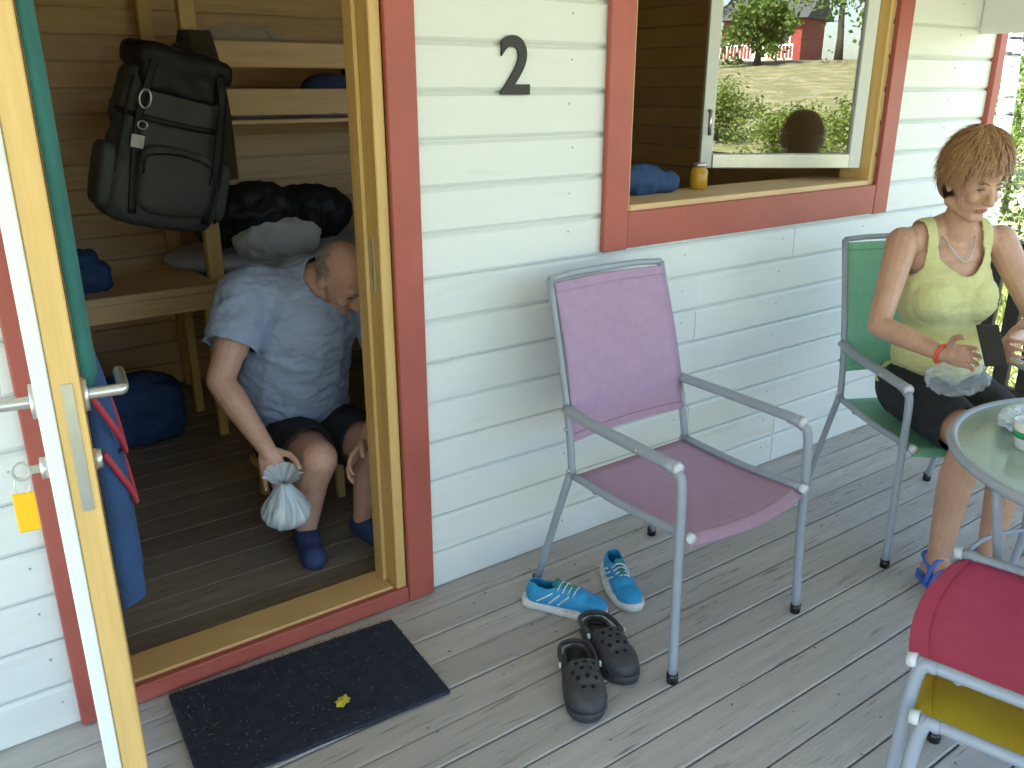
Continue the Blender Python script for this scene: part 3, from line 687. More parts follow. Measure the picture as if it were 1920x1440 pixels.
def face_parts(root, c, M, k=1., brow='hair_brown', closed=False):
    c = V(c); P = lambda f, r, u: c + M @ V((f * k, r * k, u * k))
    for s in (-1, 1):
        if not closed:
            bm = bmesh.new(); b_ell(bm, P(.070, s * .030, .001), (.0125 * k,) * 3, M, 14); e_ = link('eye', me_from(bm), 'eye_white', root, True)
            bm = bmesh.new(); b_ell(bm, P(.0795, s * .030, -.0005), (.0035 * k, .0058 * k, .0058 * k), M, 12); link('iris', me_from(bm), 'iris', e_, True)
        tube('eyelid', [P(.076, s * .014, .004), P(.085, s * .022, .0085), P(.086, s * .032, .0095), P(.080, s * .043, .004)], .0035 * k, 'hair_brown' if not closed else 'skin_pink', root, 6)
        tube('eyebrow', bez([P(.087, s * .012, .024), P(.089, s * .026, .030), P(.080, s * .046, .025)], 3), [.0028 * k] * 4 + [.0032 * k] * 2 + [.0015 * k], brow, root, 6)
    tube('lip', bez([P(.082, -.021, -.064), P(.0905, -.006, -.0615), P(.0905, .006, -.0615), P(.082, .021, -.064)], 3), .0032 * k, 'lip', root, 6)
    tube('lip', bez([P(.082, -.020, -.067), P(.0900, 0, -.0705), P(.082, .020, -.067)], 3), .004 * k, 'lip', root, 6)
def strands(name, root, pts, m, wid=.0035):
    vs = []; fs = []
    for line, nrm in pts:
        k = len(vs); n = len(line)
        for i, p in enumerate(line):
            t = (line[min(i + 1, n - 1)] - line[max(i - 1, 0)]).normalized(); sd = t.cross(nrm).normalized(); w_ = wid * (1 - .85 * (i / (n - 1)) ** 2)
            vs += [p - sd * w_, p + nrm * w_ * .5, p + sd * w_]
        for i in range(n - 1):
            a = k + i * 3; fs += [(a, a + 1, a + 4, a + 3), (a + 1, a + 2, a + 5, a + 4)]
    me = bpy.data.meshes.new(name); me.from_pydata([tuple(v) for v in vs], [], fs); return link(name, me, m, root, True)

# ---------------------------------------------------------------- the seated woman
WB = V((3.0, 1.53, 0)); WF = V((-.47, -.88, 0)).normalized(); WR = WF.cross(V((0, 0, 1)))
Wp = lambda f, r, u: WB + WF * f + WR * r + V((0, 0, u)); WM = basis(WF)
woman = thing('person', 'woman in lime tank top seated at the table, short brown hair', 'person', WB)
def local(root, me):
    me.transform(Matrix.Translation(-root.location)); return me
HC = Wp(.085, .01, 1.298); HM = basis(WF * .93 - WR * .06 - V((0, 0, 1)) * .30)
e = lambda f, r, u, a, b, c: ('e', Wp(f, r, u), (a, b, c), WM)
torso = [e(.0, 0, .555, .125, .170, .105), e(.03, 0, .70, .115, .145, .14), e(.02, 0, .90, .105, .150, .165), e(.078, .070, .895, .062, .066, .070), e(.078, -.070, .895, .062, .066, .070),
         e(.0, 0, 1.02, .082, .150, .09), e(.08, 0, .66, .09, .12, .08)]
arms = []
shR, elR, wrR = Wp(.01, .185, 1.085), Wp(.15, .315, .83), Wp(.355, .205, .785)
shL, elL, wrL = Wp(.01, -.185, 1.085), Wp(.14, -.29, .82), Wp(.375, .0, .815)
for sh, el, wr in ((shR, elR, wrR), (shL, elL, wrL)):
    arms += [('c', sh, .054, sh.lerp(el, .5), .046), ('c', sh.lerp(el, .5), .046, el, .037), ('c', el, .037, el.lerp(wr, .3), .039), ('c', el.lerp(wr, .3), .039, wr, .025)]
body = torso + arms + [('c', Wp(-.005, -.15, 1.085), .052, Wp(-.005, .15, 1.085), .052), ('c', Wp(-.01, 0, 1.14), .05, Wp(0, .13, 1.10), .042), ('c', Wp(-.01, 0, 1.14), .05, Wp(0, -.13, 1.10), .042),
        ('c', Wp(0, 0, 1.08), .056, Wp(.06, .0, 1.235), .050)]
legs = []
for hp, kn, an, s in ((Wp(.03, .09, .55), Wp(.475, .135, .535), Wp(.455, .165, .10), 1), (Wp(.03, -.09, .55), Wp(.465, -.045, .535), Wp(.465, -.01, .10), -1)):
    legs += [('c', hp, .092, hp.lerp(kn, .55), .076), ('c', hp.lerp(kn, .55), .076, kn, .057)]
    cf = kn.lerp(an, .35) - WF * .02
    body += [('c', kn, .056, cf, .056), ('c', cf, .056, an, .034)]
    hl = an + V((0, 0, -.055)) - WF * .03; bl = an + V((0, 0, -.063)) + WF * .115 + WR * s * .012
    body += [('c', an, .034, hl, .032), ('c', an + V((0, 0, -.02)) + WF * .01, .036, bl, .030), ('c', hl, .030, bl, .030)]
    for i in range(5):
        t0 = bl + WR * s * (-.030 + .0145 * i) * -1 + WF * .008; t1 = t0 + WF * (.055 - .006 * i) - V((0, 0, .006)); body.append(('c', t0, .013 if i else .015, t1, .0095 if i else .0125))
body += legs
body += hand(wrR, WF * .8 - WR * .55 + V((0, 0, .12)), V((0, 0, 1)) + WR * .1, .55, 1, .92)
body += hand(wrL, WF * .75 + WR * .55 + V((0, 0, .05)), V((0, 0, 1)) + WF * -.1, .55, -1, .92)
body += head_prims(HC, HM)
link('body', local(woman, blob(body, .0046, 4)), 'skin_tan', woman, True)
def shift_children(root, before):
    for o in bpy.data.objects:
        if o.parent and o.type == 'MESH' and o.name not in before:
            pr_ = o.parent
            if (pr_ == root or pr_.parent == root): o.data.transform(Matrix.Translation(-root.location))
before = {o.name for o in bpy.data.objects}
face_parts(woman, HC, HM)
# hair: cap and strands
cap = blob([('e', HC + HM @ V((-.018, 0, .040)), (.106, .089, .103), HM), ('e', HC + HM @ V((-.04, 0, -.01)), (.080, .086, .085), HM), ('e', HC + HM @ V((-.015, 0, .092)), (.088, .078, .066), HM)], .006, 3)
def hair_keep(c):
    q = HM.transposed() @ (c - HC); front = .070 + .0 * q.z
    if q.x > .050 and q.z < .085: return False
    if q.x > -.03 and q.z < .014 : return False
    return q.z > -.088
trim(cap, hair_keep, 3); o = link('hair', cap, 'hair_brown', woman, True); solid(o, .004)
pts = []; crown = V((-.035, 0, .155))
for _ in range(2600):
    th = random.uniform(0, 2 * math.pi); ph = random.uniform(0, 1) ** .7 * 1.75
    dirn = V((math.cos(th) * math.sin(ph), math.sin(th) * math.sin(ph), math.cos(ph)))
    p = V((-.018 + dirn.x * .108, dirn.y * .091, .045 + dirn.z * .112))
    if p.x > .045 and p.z < .075: continue
    if p.x > -.03 and p.z < .022: continue
    nrm = V((dirn.x / .108, dirn.y / .091, dirn.z / .112)).normalized()
    fl = (p - crown); fl = fl - nrm * fl.dot(nrm)
    if fl.length < 1e-4: continue
    fl = fl.normalized() + V((random.gauss(.05, .16), random.gauss(.45 if p.x > .0 else 0, .25), random.gauss(-.05, .12)))
    fl += .55 * V((noise.noise(p * 26), noise.noise(p * 26 + V((9, 0, 0))), noise.noise(p * 26 + V((0, 9, 0)))))
    ln = random.uniform(.035, .095); line = []; q = p + nrm * random.uniform(-.002, .016) + V((0, 0, .010 * max(0, nrm.z))); d = fl.normalized(); lift = random.uniform(0, .65); cutz = random.gauss(.050, .013) - .25 * q.y
    for i in range(5):
        line.append(HC + HM @ q)
        nn = V(((q.x + .018) / .108 ** 2, q.y / .091 ** 2, (q.z - .045) / .112 ** 2)).normalized()
        d = (d - nn * d.dot(nn) * .75 + V((0, 0, -.10)) + nn * lift * (i / 4)).normalized(); q2 = q + d * ln / 4
        if (q2.x > .05 and q2.z < cutz) or (q2.x > -.03 and q2.z < cutz - .05): break
        q = q2
    if len(line) > 2: pts.append((line, HM @ nrm))
strands('hair_strands', woman, pts, 'hair_auburn', .0028)
# lime tank top
def tank_keep(c):
    d = c - WB; f = d.dot(WF); r = d.dot(WR); u = c.z
    if u < .56: return False
    if f > .0:
        neck = .985 + max(0, abs(r) - .015) ** 1.35 * 2.3
        if abs(r) < .082 and u > neck: return False
    else:
        if abs(r) < .085 and u > 1.06: return False
    t = min(1, max(0, (u - .93) / .09)); t = t * t * (3 - 2 * t)
    if u > .925 and abs(r) > .168 - .046 * t: return False
    return u < 1.175
top = blob(torso + [('c', Wp(-.005, -.13, 1.085), .050, Wp(-.005, .13, 1.085), .050), ('c', Wp(-.01, .02, 1.13), .042, Wp(0, .12, 1.10), .040), ('c', Wp(-.01, -.02, 1.13), .042, Wp(0, -.12, 1.10), .040)], .0055, 10, .013)
top = trim(top, tank_keep, 14); wrinkle(top, .0032, 9, (1, 1, 2.2), 2); wrinkle(top, .002, 30, (1, 1, 2), 6)
o = link('tank_top', top, 'lime_cotton', woman); solid(o, .003)
sh = blob(legs + [torso[0]], .007, 4, .014)
kn_pl = [(Wp(.40, 0, .5), WF)]
sh = trim(sh, lambda c: c.z < .64, 4, kn_pl); wrinkle(sh, .003, 14, seed=5); o = link('shorts', sh, 'black_cotton', woman); solid(o, .003)
# necklace and wrist band
tube('necklace', bez([Wp(-.03, -.062, 1.135), Wp(.045, -.060, 1.105), Wp(.093, -.022, 1.045), Wp(.097, .0, 1.03), Wp(.093, .022, 1.045), Wp(.045, .060, 1.105), Wp(-.03, .062, 1.135)], 5), .0022, 'steel', woman, 6)
dW = (wrR - elR).normalized(); xa = dW.cross(V((0, 0, 1))).normalized(); ya = dW.cross(xa); cW = wrR - dW * .006
bm = bmesh.new(); b_tube(bm, [cW + (xa * math.cos(a) + ya * math.sin(a)) * .030 for a in [k * math.pi / 12 for k in range(24)]], .006, 8, True); bmesh.ops.recalc_face_normals(bm, faces=bm.faces); link('wristband', me_from(bm), 'orange_band', woman, True)
# sandals
for an, s in ((Wp(.455, .165, .10), 1), (Wp(.465, -.01, .10), -1)):
    bm = bmesh.new(); rows = []
    for t in [0, .03, .1, .3, .5, .7, .85, .94, .98, 1]:
        w_ = (.034 + .016 * t) * math.sqrt(max(.01, 1 - max(0, (.12 - t) / .12) ** 2 - max(0, (t - .8) / .2) ** 2))
        c_ = an - WF * .075 + WF * .265 * t + WR * s * .012 * t; c_.z = 0
        rows.append([bm.verts.new(c_ + WR * yy + V((0, 0, zz))) for yy, zz in ((-w_, .002), (w_, .002), (w_, .016), (-w_, .016))])
    for a, b in zip(rows, rows[1:]):
        for k in range(4): bm.faces.new((a[k], a[(k + 1) % 4], b[(k + 1) % 4], b[k]))
    bm.faces.new(rows[0]); bm.faces.new(rows[-1]); bmesh.ops.recalc_face_normals(bm, faces=bm.faces); sd_ = link('sandal', me_from(bm), 'sandal_blue', woman)
    def strap(f, hgt, hw, lean=0.):
        P = []
        for k in range(13):
            a = math.pi * k / 12; P.append(an + WF * (f + lean * math.cos(a)) + WR * (hw * math.cos(a) + s * .006) + V((0, 0, -an.z + .014 + hgt * math.sin(a))))
        bm = bmesh.new(); b_tube(bm, P, .010, 8, False)
        for v in bm.verts: v.co += WF * 0
        bmesh.ops.recalc_face_normals(bm, faces=bm.faces); link('strap', me_from(bm), 'sandal_blue', sd_, True)
    strap(.115, .062, .045, .018); strap(.075, .075, .042, -.02); strap(.03, .088, .041, .0)
    tube('heel_strap', bez([an + WF * .02 + WR * .038 + V((0, 0, -.03)), an - WF * .050 + WR * .02 + V((0, 0, -.015)), an - WF * .050 - WR * .02 + V((0, 0, -.015)), an + WF * .02 - WR * .038 + V((0, 0, -.03))], 4), .007, 'sandal_blue', sd_, 8)
shift_children(woman, before)
# phone in her hands
ph = thing('phone', 'black phone held in the woman\'s hands', 'phone', Wp(.465, .125, .845))
Mq = basis(WF * .75 + V((0, 0, 1)) * .65 + WR * .1)
bm = bmesh.new(); b_box(bm, (-.004, -.035, -.070), (.004, .035, .070), .003); bm.transform(Mq.to_4x4()); link('case', me_from(bm), 'black_plastic', ph)

# ---------------------------------------------------------------- crumpled film and bag
def ridge(q): return 1 - 2 * abs(noise.noise(q))
def crumple(c, rad, seed, sub=5, amp=.5):
    bm = bmesh.new(); bmesh.ops.create_icosphere(bm, subdivisions=5, radius=1); o_ = V((seed, seed * .37, -seed))
    for v in bm.verts:
        n_ = v.co.normalized(); w_ = n_ + .25 * V((noise.noise(n_ * 2 + o_), noise.noise(n_ * 2 - o_), noise.noise(n_ * 2 + o_ * 2)))
        h = .62 + amp * (.55 * ridge(w_ * 1.7 + o_) + .22 * ridge(w_ * 3.9 - o_) + .08 * ridge(w_ * 9 + o_))
        v.co = V((n_.x * rad[0], n_.y * rad[1], n_.z * rad[2])) * h; v.co.z = max(v.co.z, -rad[2] * .7 + .004 * ridge(w_ * 5))
    return me_from(bm)
def gathered_bag(h, r, seed):
    bm = bmesh.new(); n, m_ = 30, 96; rows = []
    for j in range(n + 1):
        t = j / n; rr = r * (math.sin(math.pi / 2 * min(1, t / .30)) ** .7 if t < .3 else 1 - .82 * min(1, (t - .3) / .52) ** 1.25)
        if t > .82: rr = r * (.18 + .55 * ((t - .82) / .18))
        row = []
        for k in range(m_):
            a = 2 * math.pi * k / m_; q = V((math.cos(a) * 2.4, math.sin(a) * 2.4, t * 1.3 + seed)); f_ = ridge(q) * (.12 + .22 * t) + .10 * ridge(q * 2.6)
            row.append(bm.verts.new((math.cos(a) * rr * (1 + f_), math.sin(a) * rr * (1 + f_), h * t + .006 * noise.noise(q * 1.5))))
        rows.append(row)
    for A_, B_ in zip(rows, rows[1:]):
        for k in range(m_): bm.faces.new((A_[k], A_[(k + 1) % m_], B_[(k + 1) % m_], B_[k]))
    bm.faces.new(rows[0][::-1]); return me_from(bm)
o = link('plastic_bag', crumple(0, (.15, .11, .07), 3.1, 4, .34), 'clear_film', None, loc=Wp(.30, .10, .685)); tag(o, 'crumpled clear plastic bag on the lap of the seated woman', 'bag')
o = link('food_pack', crumple(0, (.07, .055, .04), 8.4, 4), 'foil', None, loc=(2.36, .93, .753)); tag(o, 'crumpled silver food wrapper on the glass table', 'wrapper')
o = link('plastic_bag', crumple(0, (.10, .08, .05), 5.7, 4), 'clear_film', None, loc=(2.50, .86, .762)); tag(o, 'crumpled clear plastic bag lying on the glass table', 'bag')
cup = thing('cup', 'white cup with a green band at the edge of the glass table', 'cup', (2.25, .86, .7205))
def lathe(name, prof, m, parent, seg=28):
    bm = bmesh.new(); rings = [[bm.verts.new((r_ * math.cos(a), r_ * math.sin(a), z_)) for a in [2 * math.pi * k / seg for k in range(seg)]] for r_, z_ in prof]
    for a, b in zip(rings, rings[1:]):
        for k in range(seg): bm.faces.new((a[k], a[(k + 1) % seg], b[(k + 1) % seg], b[k]))
    bm.faces.new(rings[0][::-1]); bm.faces.new(rings[-1]); bmesh.ops.recalc_face_normals(bm, faces=bm.faces); return link(name, me_from(bm), m, parent, True)
lathe('bowl', [(.026, 0), (.030, .003), (.038, .05), (.041, .075), (.039, .075), (.035, .045), (.025, .008)], 'ceramic', cup)
lathe('band', [(.0362, .032), (.0392, .05), (.0385, .05), (.035, .032)], 'bottle_green', cup)

# ---------------------------------------------------------------- the man inside the door
man = thing('person', 'man in light blue T-shirt crouched with bowed head just inside the door', 'person', (1.14, 2.97, FZ))
MH = V((1.205, 2.655, .985)); MM = basis(V((.22, -.62, -.66)), V((.05, -.5, .9)))
tz = [('c', (1.14, 3.00, .37), .175, (1.10, 2.93, .60), .192), ('c', (1.10, 2.93, .60), .192, (1.11, 2.83, .82), .178), ('c', (.97, 2.84, .91), .095, (1.32, 2.79, .855), .095),
      ('c', (1.06, 2.84, .86), .13, (1.20, 2.82, .84), .13), ('c', (1.13, 2.85, .93), .09, (1.17, 2.76, .95), .075)]
sR, eR, wR_ = V((.925, 2.83, .91)), V((.775, 2.72, .68)), V((.845, 2.54, .485))
sL, eL, wL_ = V((1.37, 2.78, .84)), V((1.41, 2.63, .575)), V((1.16, 2.47, .45))
sleeves = [('c', sR, .085, sR.lerp(eR, .62), .070), ('c', sL, .085, sL.lerp(eL, .62), .070)]
body = tz + [('c', sR, .078, sR.lerp(eR, .6), .058), ('c', sL, .078, sL.lerp(eL, .6), .058)]
for s_, e_, w_ in ((sR, eR, wR_), (sL, eL, wL_)):
    body += [('c', s_.lerp(e_, .5), .056, e_, .046), ('c', e_, .046, e_.lerp(w_, .3), .047), ('c', e_.lerp(w_, .3), .047, w_, .030)]
body += [('c', (1.15, 2.80, .93), .066, (1.195, 2.69, .975), .060)]
mlegs = []
for hp, kn, an, tx in (((1.05, 2.93, .33), (1.005, 2.50, .42), (.985, 2.62, .11), -.03), ((1.22, 2.93, .33), (1.235, 2.50, .41), (1.185, 2.57, .11), .03)):
    hp, kn, an = V(hp), V(kn), V(an); mlegs += [('c', hp, .10, hp.lerp(kn, .6), .085), ('c', hp.lerp(kn, .6), .085, kn, .064)]
    cf = kn.lerp(an, .35) + V((0, .03, 0)); body += [('c', kn, .064, cf, .062), ('c', cf, .062, an, .038)]
    body += [('c', an, .038, an + V((0, .02, -.04)), .036), ('c', an + V((0, .0, -.03)), .038, an + V((tx, -.13, -.055)), .030)]
body += mlegs
body += hand(wR_, (.10, -.35, -.95), V((.9, -.3, .2)), .40, 1, 1.0)
body += hand(wL_, (-.75, -.35, -.45), V((.2, -.3, .9)), .40, -1, 1.0)
body += head_prims(MH, MM, 1.04)
link('body', local(man, blob(body, .0046, 4)), 'skin_pink', man, True)
before = {o.name for o in bpy.data.objects}
face_parts(man, MH, MM, 1.04, 'hair_grey')
pts = []
for _ in range(1500):
    th = random.uniform(0, 2 * math.pi); ph = random.uniform(.9, 2.1); dn = V((math.cos(th) * math.sin(ph), math.sin(th) * math.sin(ph), math.cos(ph)))
    p = V((-.012 + dn.x * .0985, dn.y * .0775, .030 + dn.z * .092)) * 1.04
    if p.x > .005 or p.z < -.06 or (p.x > -.045 and p.z > .065): continue
    n_ = V((dn.x / .0985, dn.y / .0775, dn.z / .092)).normalized(); d_ = (V((-.3, 0, -1)) - n_ * V((-.3, 0, -1)).dot(n_)).normalized() + V((random.gauss(0, .2), random.gauss(0, .2), random.gauss(0, .2)))
    l_ = random.uniform(.008, .020); pts.append(([MH + MM @ (p + d_ * l_ * k / 2 + n_ * .002 * (1 + k)) for k in range(3)], MM @ n_))
strands('hair', man, pts, 'hair_grey', .0016)
def hem(pts_, t): return pts_[0].lerp(pts_[1], t)
ts_ = blob(tz + sleeves, .0065, 4, .013)
bm = bmesh.new(); bm.from_mesh(ts_)
for s_, e_ in ((sR, eR), (sL, eL)):
    cpt = s_.lerp(e_, .60); nn = (e_ - s_).normalized()
    bmesh.ops.delete(bm, geom=[v for v in bm.verts if (v.co - cpt).dot(nn) > 0 and (v.co - cpt - nn * (v.co - cpt).dot(nn)).length < .12 and (v.co - cpt).length < .16], context='VERTS')
nk = V((1.185, 2.72, .965))
bmesh.ops.delete(bm, geom=[v for v in bm.verts if (v.co - nk).length < .088 or v.co.z < .40 - .2 * (3.0 - v.co.y)], context='VERTS')
bm.to_mesh(ts_); bm.free(); trim(ts_, None, 6); wrinkle(ts_, .007, 7, (1, 1, 2.2), 4); wrinkle(ts_, .003, 22, (1, 1, 1.8), 9)
o = link('t_shirt', ts_, 'blue_cotton', man); solid(o, .003)
shm = blob(mlegs + [('c', (1.14, 3.00, .33), .165, (1.12, 2.97, .46), .165)], .008, 4, .018)
shm = trim(shm, lambda c: not (c.y < 2.60) and c.z < .56, 4); wrinkle(shm, .004, 12, seed=3); o = link('shorts', shm, 'black_cotton', man); solid(o, .003)
for an, tx in ((V((.985, 2.62, .11)), -.03), (V((1.185, 2.57, .11)), .03)):
    sl = blob([('c', an + V((0, .03, -.045)), .040, an + V((tx, -.13, -.048)), .044), ('c', an + V((0, .01, -.02)), .044, an + V((tx * .5, -.06, -.035)), .043)], .006, 4)
    sl = trim(sl, lambda c: c.z > FZ + .002, 2); link('slipper', sl, 'slipper_navy', man, True)
shift_children(man, before)
st = thing('stool', 'low wooden stool under the crouched man', 'stool', (1.14, 3.03, FZ))
box('seat', (-.16, -.13, .14), (.16, .13, .17), 'pine', st)
for sx in (-1, 1):
    for sy in (-1, 1): box('leg', (sx * .12 - .015, sy * .10 - .015, 0), (sx * .12 + .015, sy * .10 + .015, .1395), 'pine', st)
o = link('carrier_bag', gathered_bag(.215, .066, 1.7), 'pale_film', None, True, loc=(.866, 2.47, .220), rot=(.12, -.1, .4)); tag(o, 'shiny pale blue plastic bag in the crouched man\'s hand', 'bag')

# ---------------------------------------------------------------- the room
bunk = thing('bunk_bed', 'pine bunk bed with guard boards at the back of the room', 'bunk bed', (1.15, 4.0, FZ))
def bb(name, a, b, m='pine_x'): return box(name, a, b, m, bunk, .004)
for x in (0, 2.0): bb('post', (x, 0, 0), (x + .07, .05, 2.0), 'pine_z'); bb('post', (x, .68, 0), (x + .07, .73, 2.0), 'pine_z')
for z0, z1 in ((1.44, 1.555), (1.645, 1.755)): bb('guard_board', (.02, -.026, z0), (2.05, -.001, z1))
bb('side_board', (.02, -.026, .60), (2.05, -.001, .72)); bb('side_board', (.02, -.026, 1.20), (2.05, -.001, 1.31)) if False else None
for z in (.68, 1.40): bb('bed_base', (.071, .02, z), (1.999, .68, z + .02))
for z in (.702, 1.422):
    me = blob([('e', (.3 + .45 * k, .35, z + .05), (.42, .34, .075)) for k in range(4)], .02, 6); o = link('mattress', me, 'sheet_lilac', bunk, True)
bp = thing('backpack', 'large dark grey backpack with steel buckle hanging on the bunk post', 'backpack', (.90, 3.86, 1.04))
bp.rotation_euler = (R(4), R(14), R(6))
me = blob([('s', (0, 0, .33), (.215, .105, .31)), ('s', (.0, .0, .14), (.235, .125, .14)), ('s', (0, -.01, .52), (.20, .11, .12))], .012, 4); wrinkle(me, .009, 6, (1, 1, 1.6), 1); link('body', me, 'pack_grey', bp, True)
me = blob([('s', (0, -.015, .665), (.205, .125, .055)), ('s', (0, -.10, .60), (.17, .035, .07))], .010, 4); wrinkle(me, .006, 9); link('lid', me, 'bag_black', bp, True)
me = blob([('s', (0.01, -.125, .20), (.150, .05, .135))], .010, 4); wrinkle(me, .006, 9, seed=3); pk_ = link('pocket', me, 'pack_grey', bp, True)
tube('zipper', bez([(-.13, -.172, .22), (-.12, -.178, .29), (.01, -.182, .315), (.13, -.178, .29), (.14, -.172, .22)], 5), .004, 'black_plastic', pk_, 6)
for sx in (-1, 1):
    me = blob([('s', (sx * .235, -.02, .18), (.035, .08, .13))], .01, 4); link('side_pocket', me, 'pack_grey', bp, True)
def web(name, P, wd, m_):
    bm = bmesh.new(); pts_ = bez(P, 5); b_tube(bm, pts_, wd, 8)
    ks = len(pts_)
    for i, v in enumerate(bm.verts):
        c_ = pts_[i // 8]; v.co.y = c_.y + (v.co.y - c_.y) * .25
    bmesh.ops.recalc_face_normals(bm, faces=bm.faces); link(name, me_from(bm), m_, bp, True)
web('strap', [(-.13, -.13, .66), (-.15, -.150, .56), (-.16, -.130, .42), (-.15, -.125, .20), (-.14, -.135, .05)], .016, 'bag_black')
web('strap', [(.13, -.13, .66), (.15, -.150, .56), (.17, -.130, .42), (.175, -.135, .20), (.16, -.135, .05)], .016, 'bag_black')
web('strap', [(-.225, -.06, .44), (-.10, -.128, .43), (.10, -.128, .43), (.225, -.06, .44)], .011, 'bag_black')
tube('seam', bez([(-.215, -.085, .05), (-.21, -.10, .33), (-.19, -.10, .58)], 6), .005, 'bag_black', bp, 6); tube('seam', bez([(.225, -.085, .05), (.212, -.10, .33), (.19, -.10, .58)], 6), .005, 'bag_black', bp, 6)
tube('buckle', [(-.155 + .022 * math.cos(a), -.158, .50 + .036 * math.sin(a)) for a in [k * math.pi / 8 for k in range(16)]], .005, 'steel', bp, 8, True)
tube('buckle', [(-.15 + .018 * math.cos(a), -.152, .40 + .016 * math.sin(a)) for a in [k * math.pi / 8 for k in range(16)]], .004, 'steel', bp, 8, True)
bm = bmesh.new(); b_box(bm, (-.185, -.152, .31), (-.135, -.147, .36), .001); link('label_patch', me_from(bm), 'shoe_white', bp)
tube('loop', bez([(-.04, .05, .69), (.04, .08, .76), (.12, .11, .80), (.17, .14, .80)], 5), .008, 'bag_black', bp, 8)
o = cloth_hang('jacket', -.13, .12, 1.20, 1.82, 0, .10, 'brown_cloth', 'dark brown jacket hanging on the bunk post beside the backpack', 'jacket', 3.7)
o.location = (1.19, 3.965, 0); o.rotation_euler = (0, 0, math.pi)
o = link('duffel_bag', blob([('c', (1.30, 4.22, .98), .13, (1.85, 4.24, .98), .13), ('e', (1.45, 4.15, 1.02), (.22, .14, .13))], .014, 5), 'bag_black', None, True); tag(o, 'black duffel bag lying on the lower bunk behind the pillow', 'bag'); wrinkle(o.data, .016, 7, (1.6, 1, 1), 1); wrinkle(o.data, .005, 22, (1, 1, 1), 5)
o = link('pillow', blob([('e', (1.52, 4.06, .89), (.22, .09, .10)), ('e', (1.42, 4.07, .88), (.12, .08, .09))], .012, 6), 'pillow_white', None, True); tag(o, 'pale pillow on the lower bunk above the crouched man', 'pillow'); wrinkle(o.data, .012, 10, (1, 1, 1), 2); wrinkle(o.data, .005, 24, (1, 1, 1), 4)
o = link('sleeping_bag', blob([('c', (2.1, 4.25, 1.62), .11, (2.6, 4.25, 1.62), .11), ('e', (1.9, 4.2, 1.58), (.15, .12, .08))], .014, 5), 'slipper_navy', None, True); tag(o, 'dark blue rolled sleeping bag on the upper bunk', 'sleeping bag')
o = link('plastic_bag', crumple(0, (.22, .12, .09), 9.3), 'clear_film', None, loc=(1.50, 4.25, 1.79)); tag(o, 'crumpled plastic bag on the upper bunk under the ceiling', 'bag')
sh_ = thing('side_table', 'small pine table with blue things on it, left inside the door', 'table', (.80, 4.02, FZ))
box('top', (-.42, -.22, .70), (.33, .25, .735), 'pine_x', sh_)
box('apron', (-.40, -.20, .62), (.31, -.18, .6995), 'pine_x', sh_)
for sx in (-.40, .27):
    for sy in (-.179, .20): box('leg', (sx, sy, 0), (sx + .04, sy + .04, .6995), 'pine_z', sh_)
o = link('bundle', blob([('s', (.62, 4.0, .825), (.10, .09, .055)), ('s', (.60, 4.01, .90), (.08, .075, .03))], .008, 4), 'navy_cloth', None, True); tag(o, 'blue cloth bundle on the small pine table in the room', 'bundle'); wrinkle(o.data, .012, 11)
o = link('travel_bag', blob([('s', (.74, 4.02, .18), (.21, .13, .14)), ('e', (.74, 4.02, .30), (.17, .10, .05))], .010, 4), 'navy_cloth', None, True); tag(o, 'blue travel bag on the floor under the small pine table', 'bag'); wrinkle(o.data, .012, 9)
# things on the window sill
o = link('folded_cloth', blob([('e', (2.30, 2.37, 1.265), (.13, .045, .055)), ('e', (2.42, 2.37, 1.25), (.08, .04, .04))], .008, 5), 'navy_cloth', None, True); tag(o, 'dark blue cloth bundled on the window sill', 'cloth'); wrinkle(o.data, .008, 14)
jar = thing('jar', 'small amber jar on the window sill beside the open sash', 'jar', (2.62, 2.37, WZ0 + .0245))
lathe('body', [(.03, 0), (.034, .004), (.034, .07), (.026, .08), (.026, .085)], 'amber_jar', jar); lathe('lid', [(.028, .0855), (.028, .1), (.0, .1001)][:2], 'steel', jar)

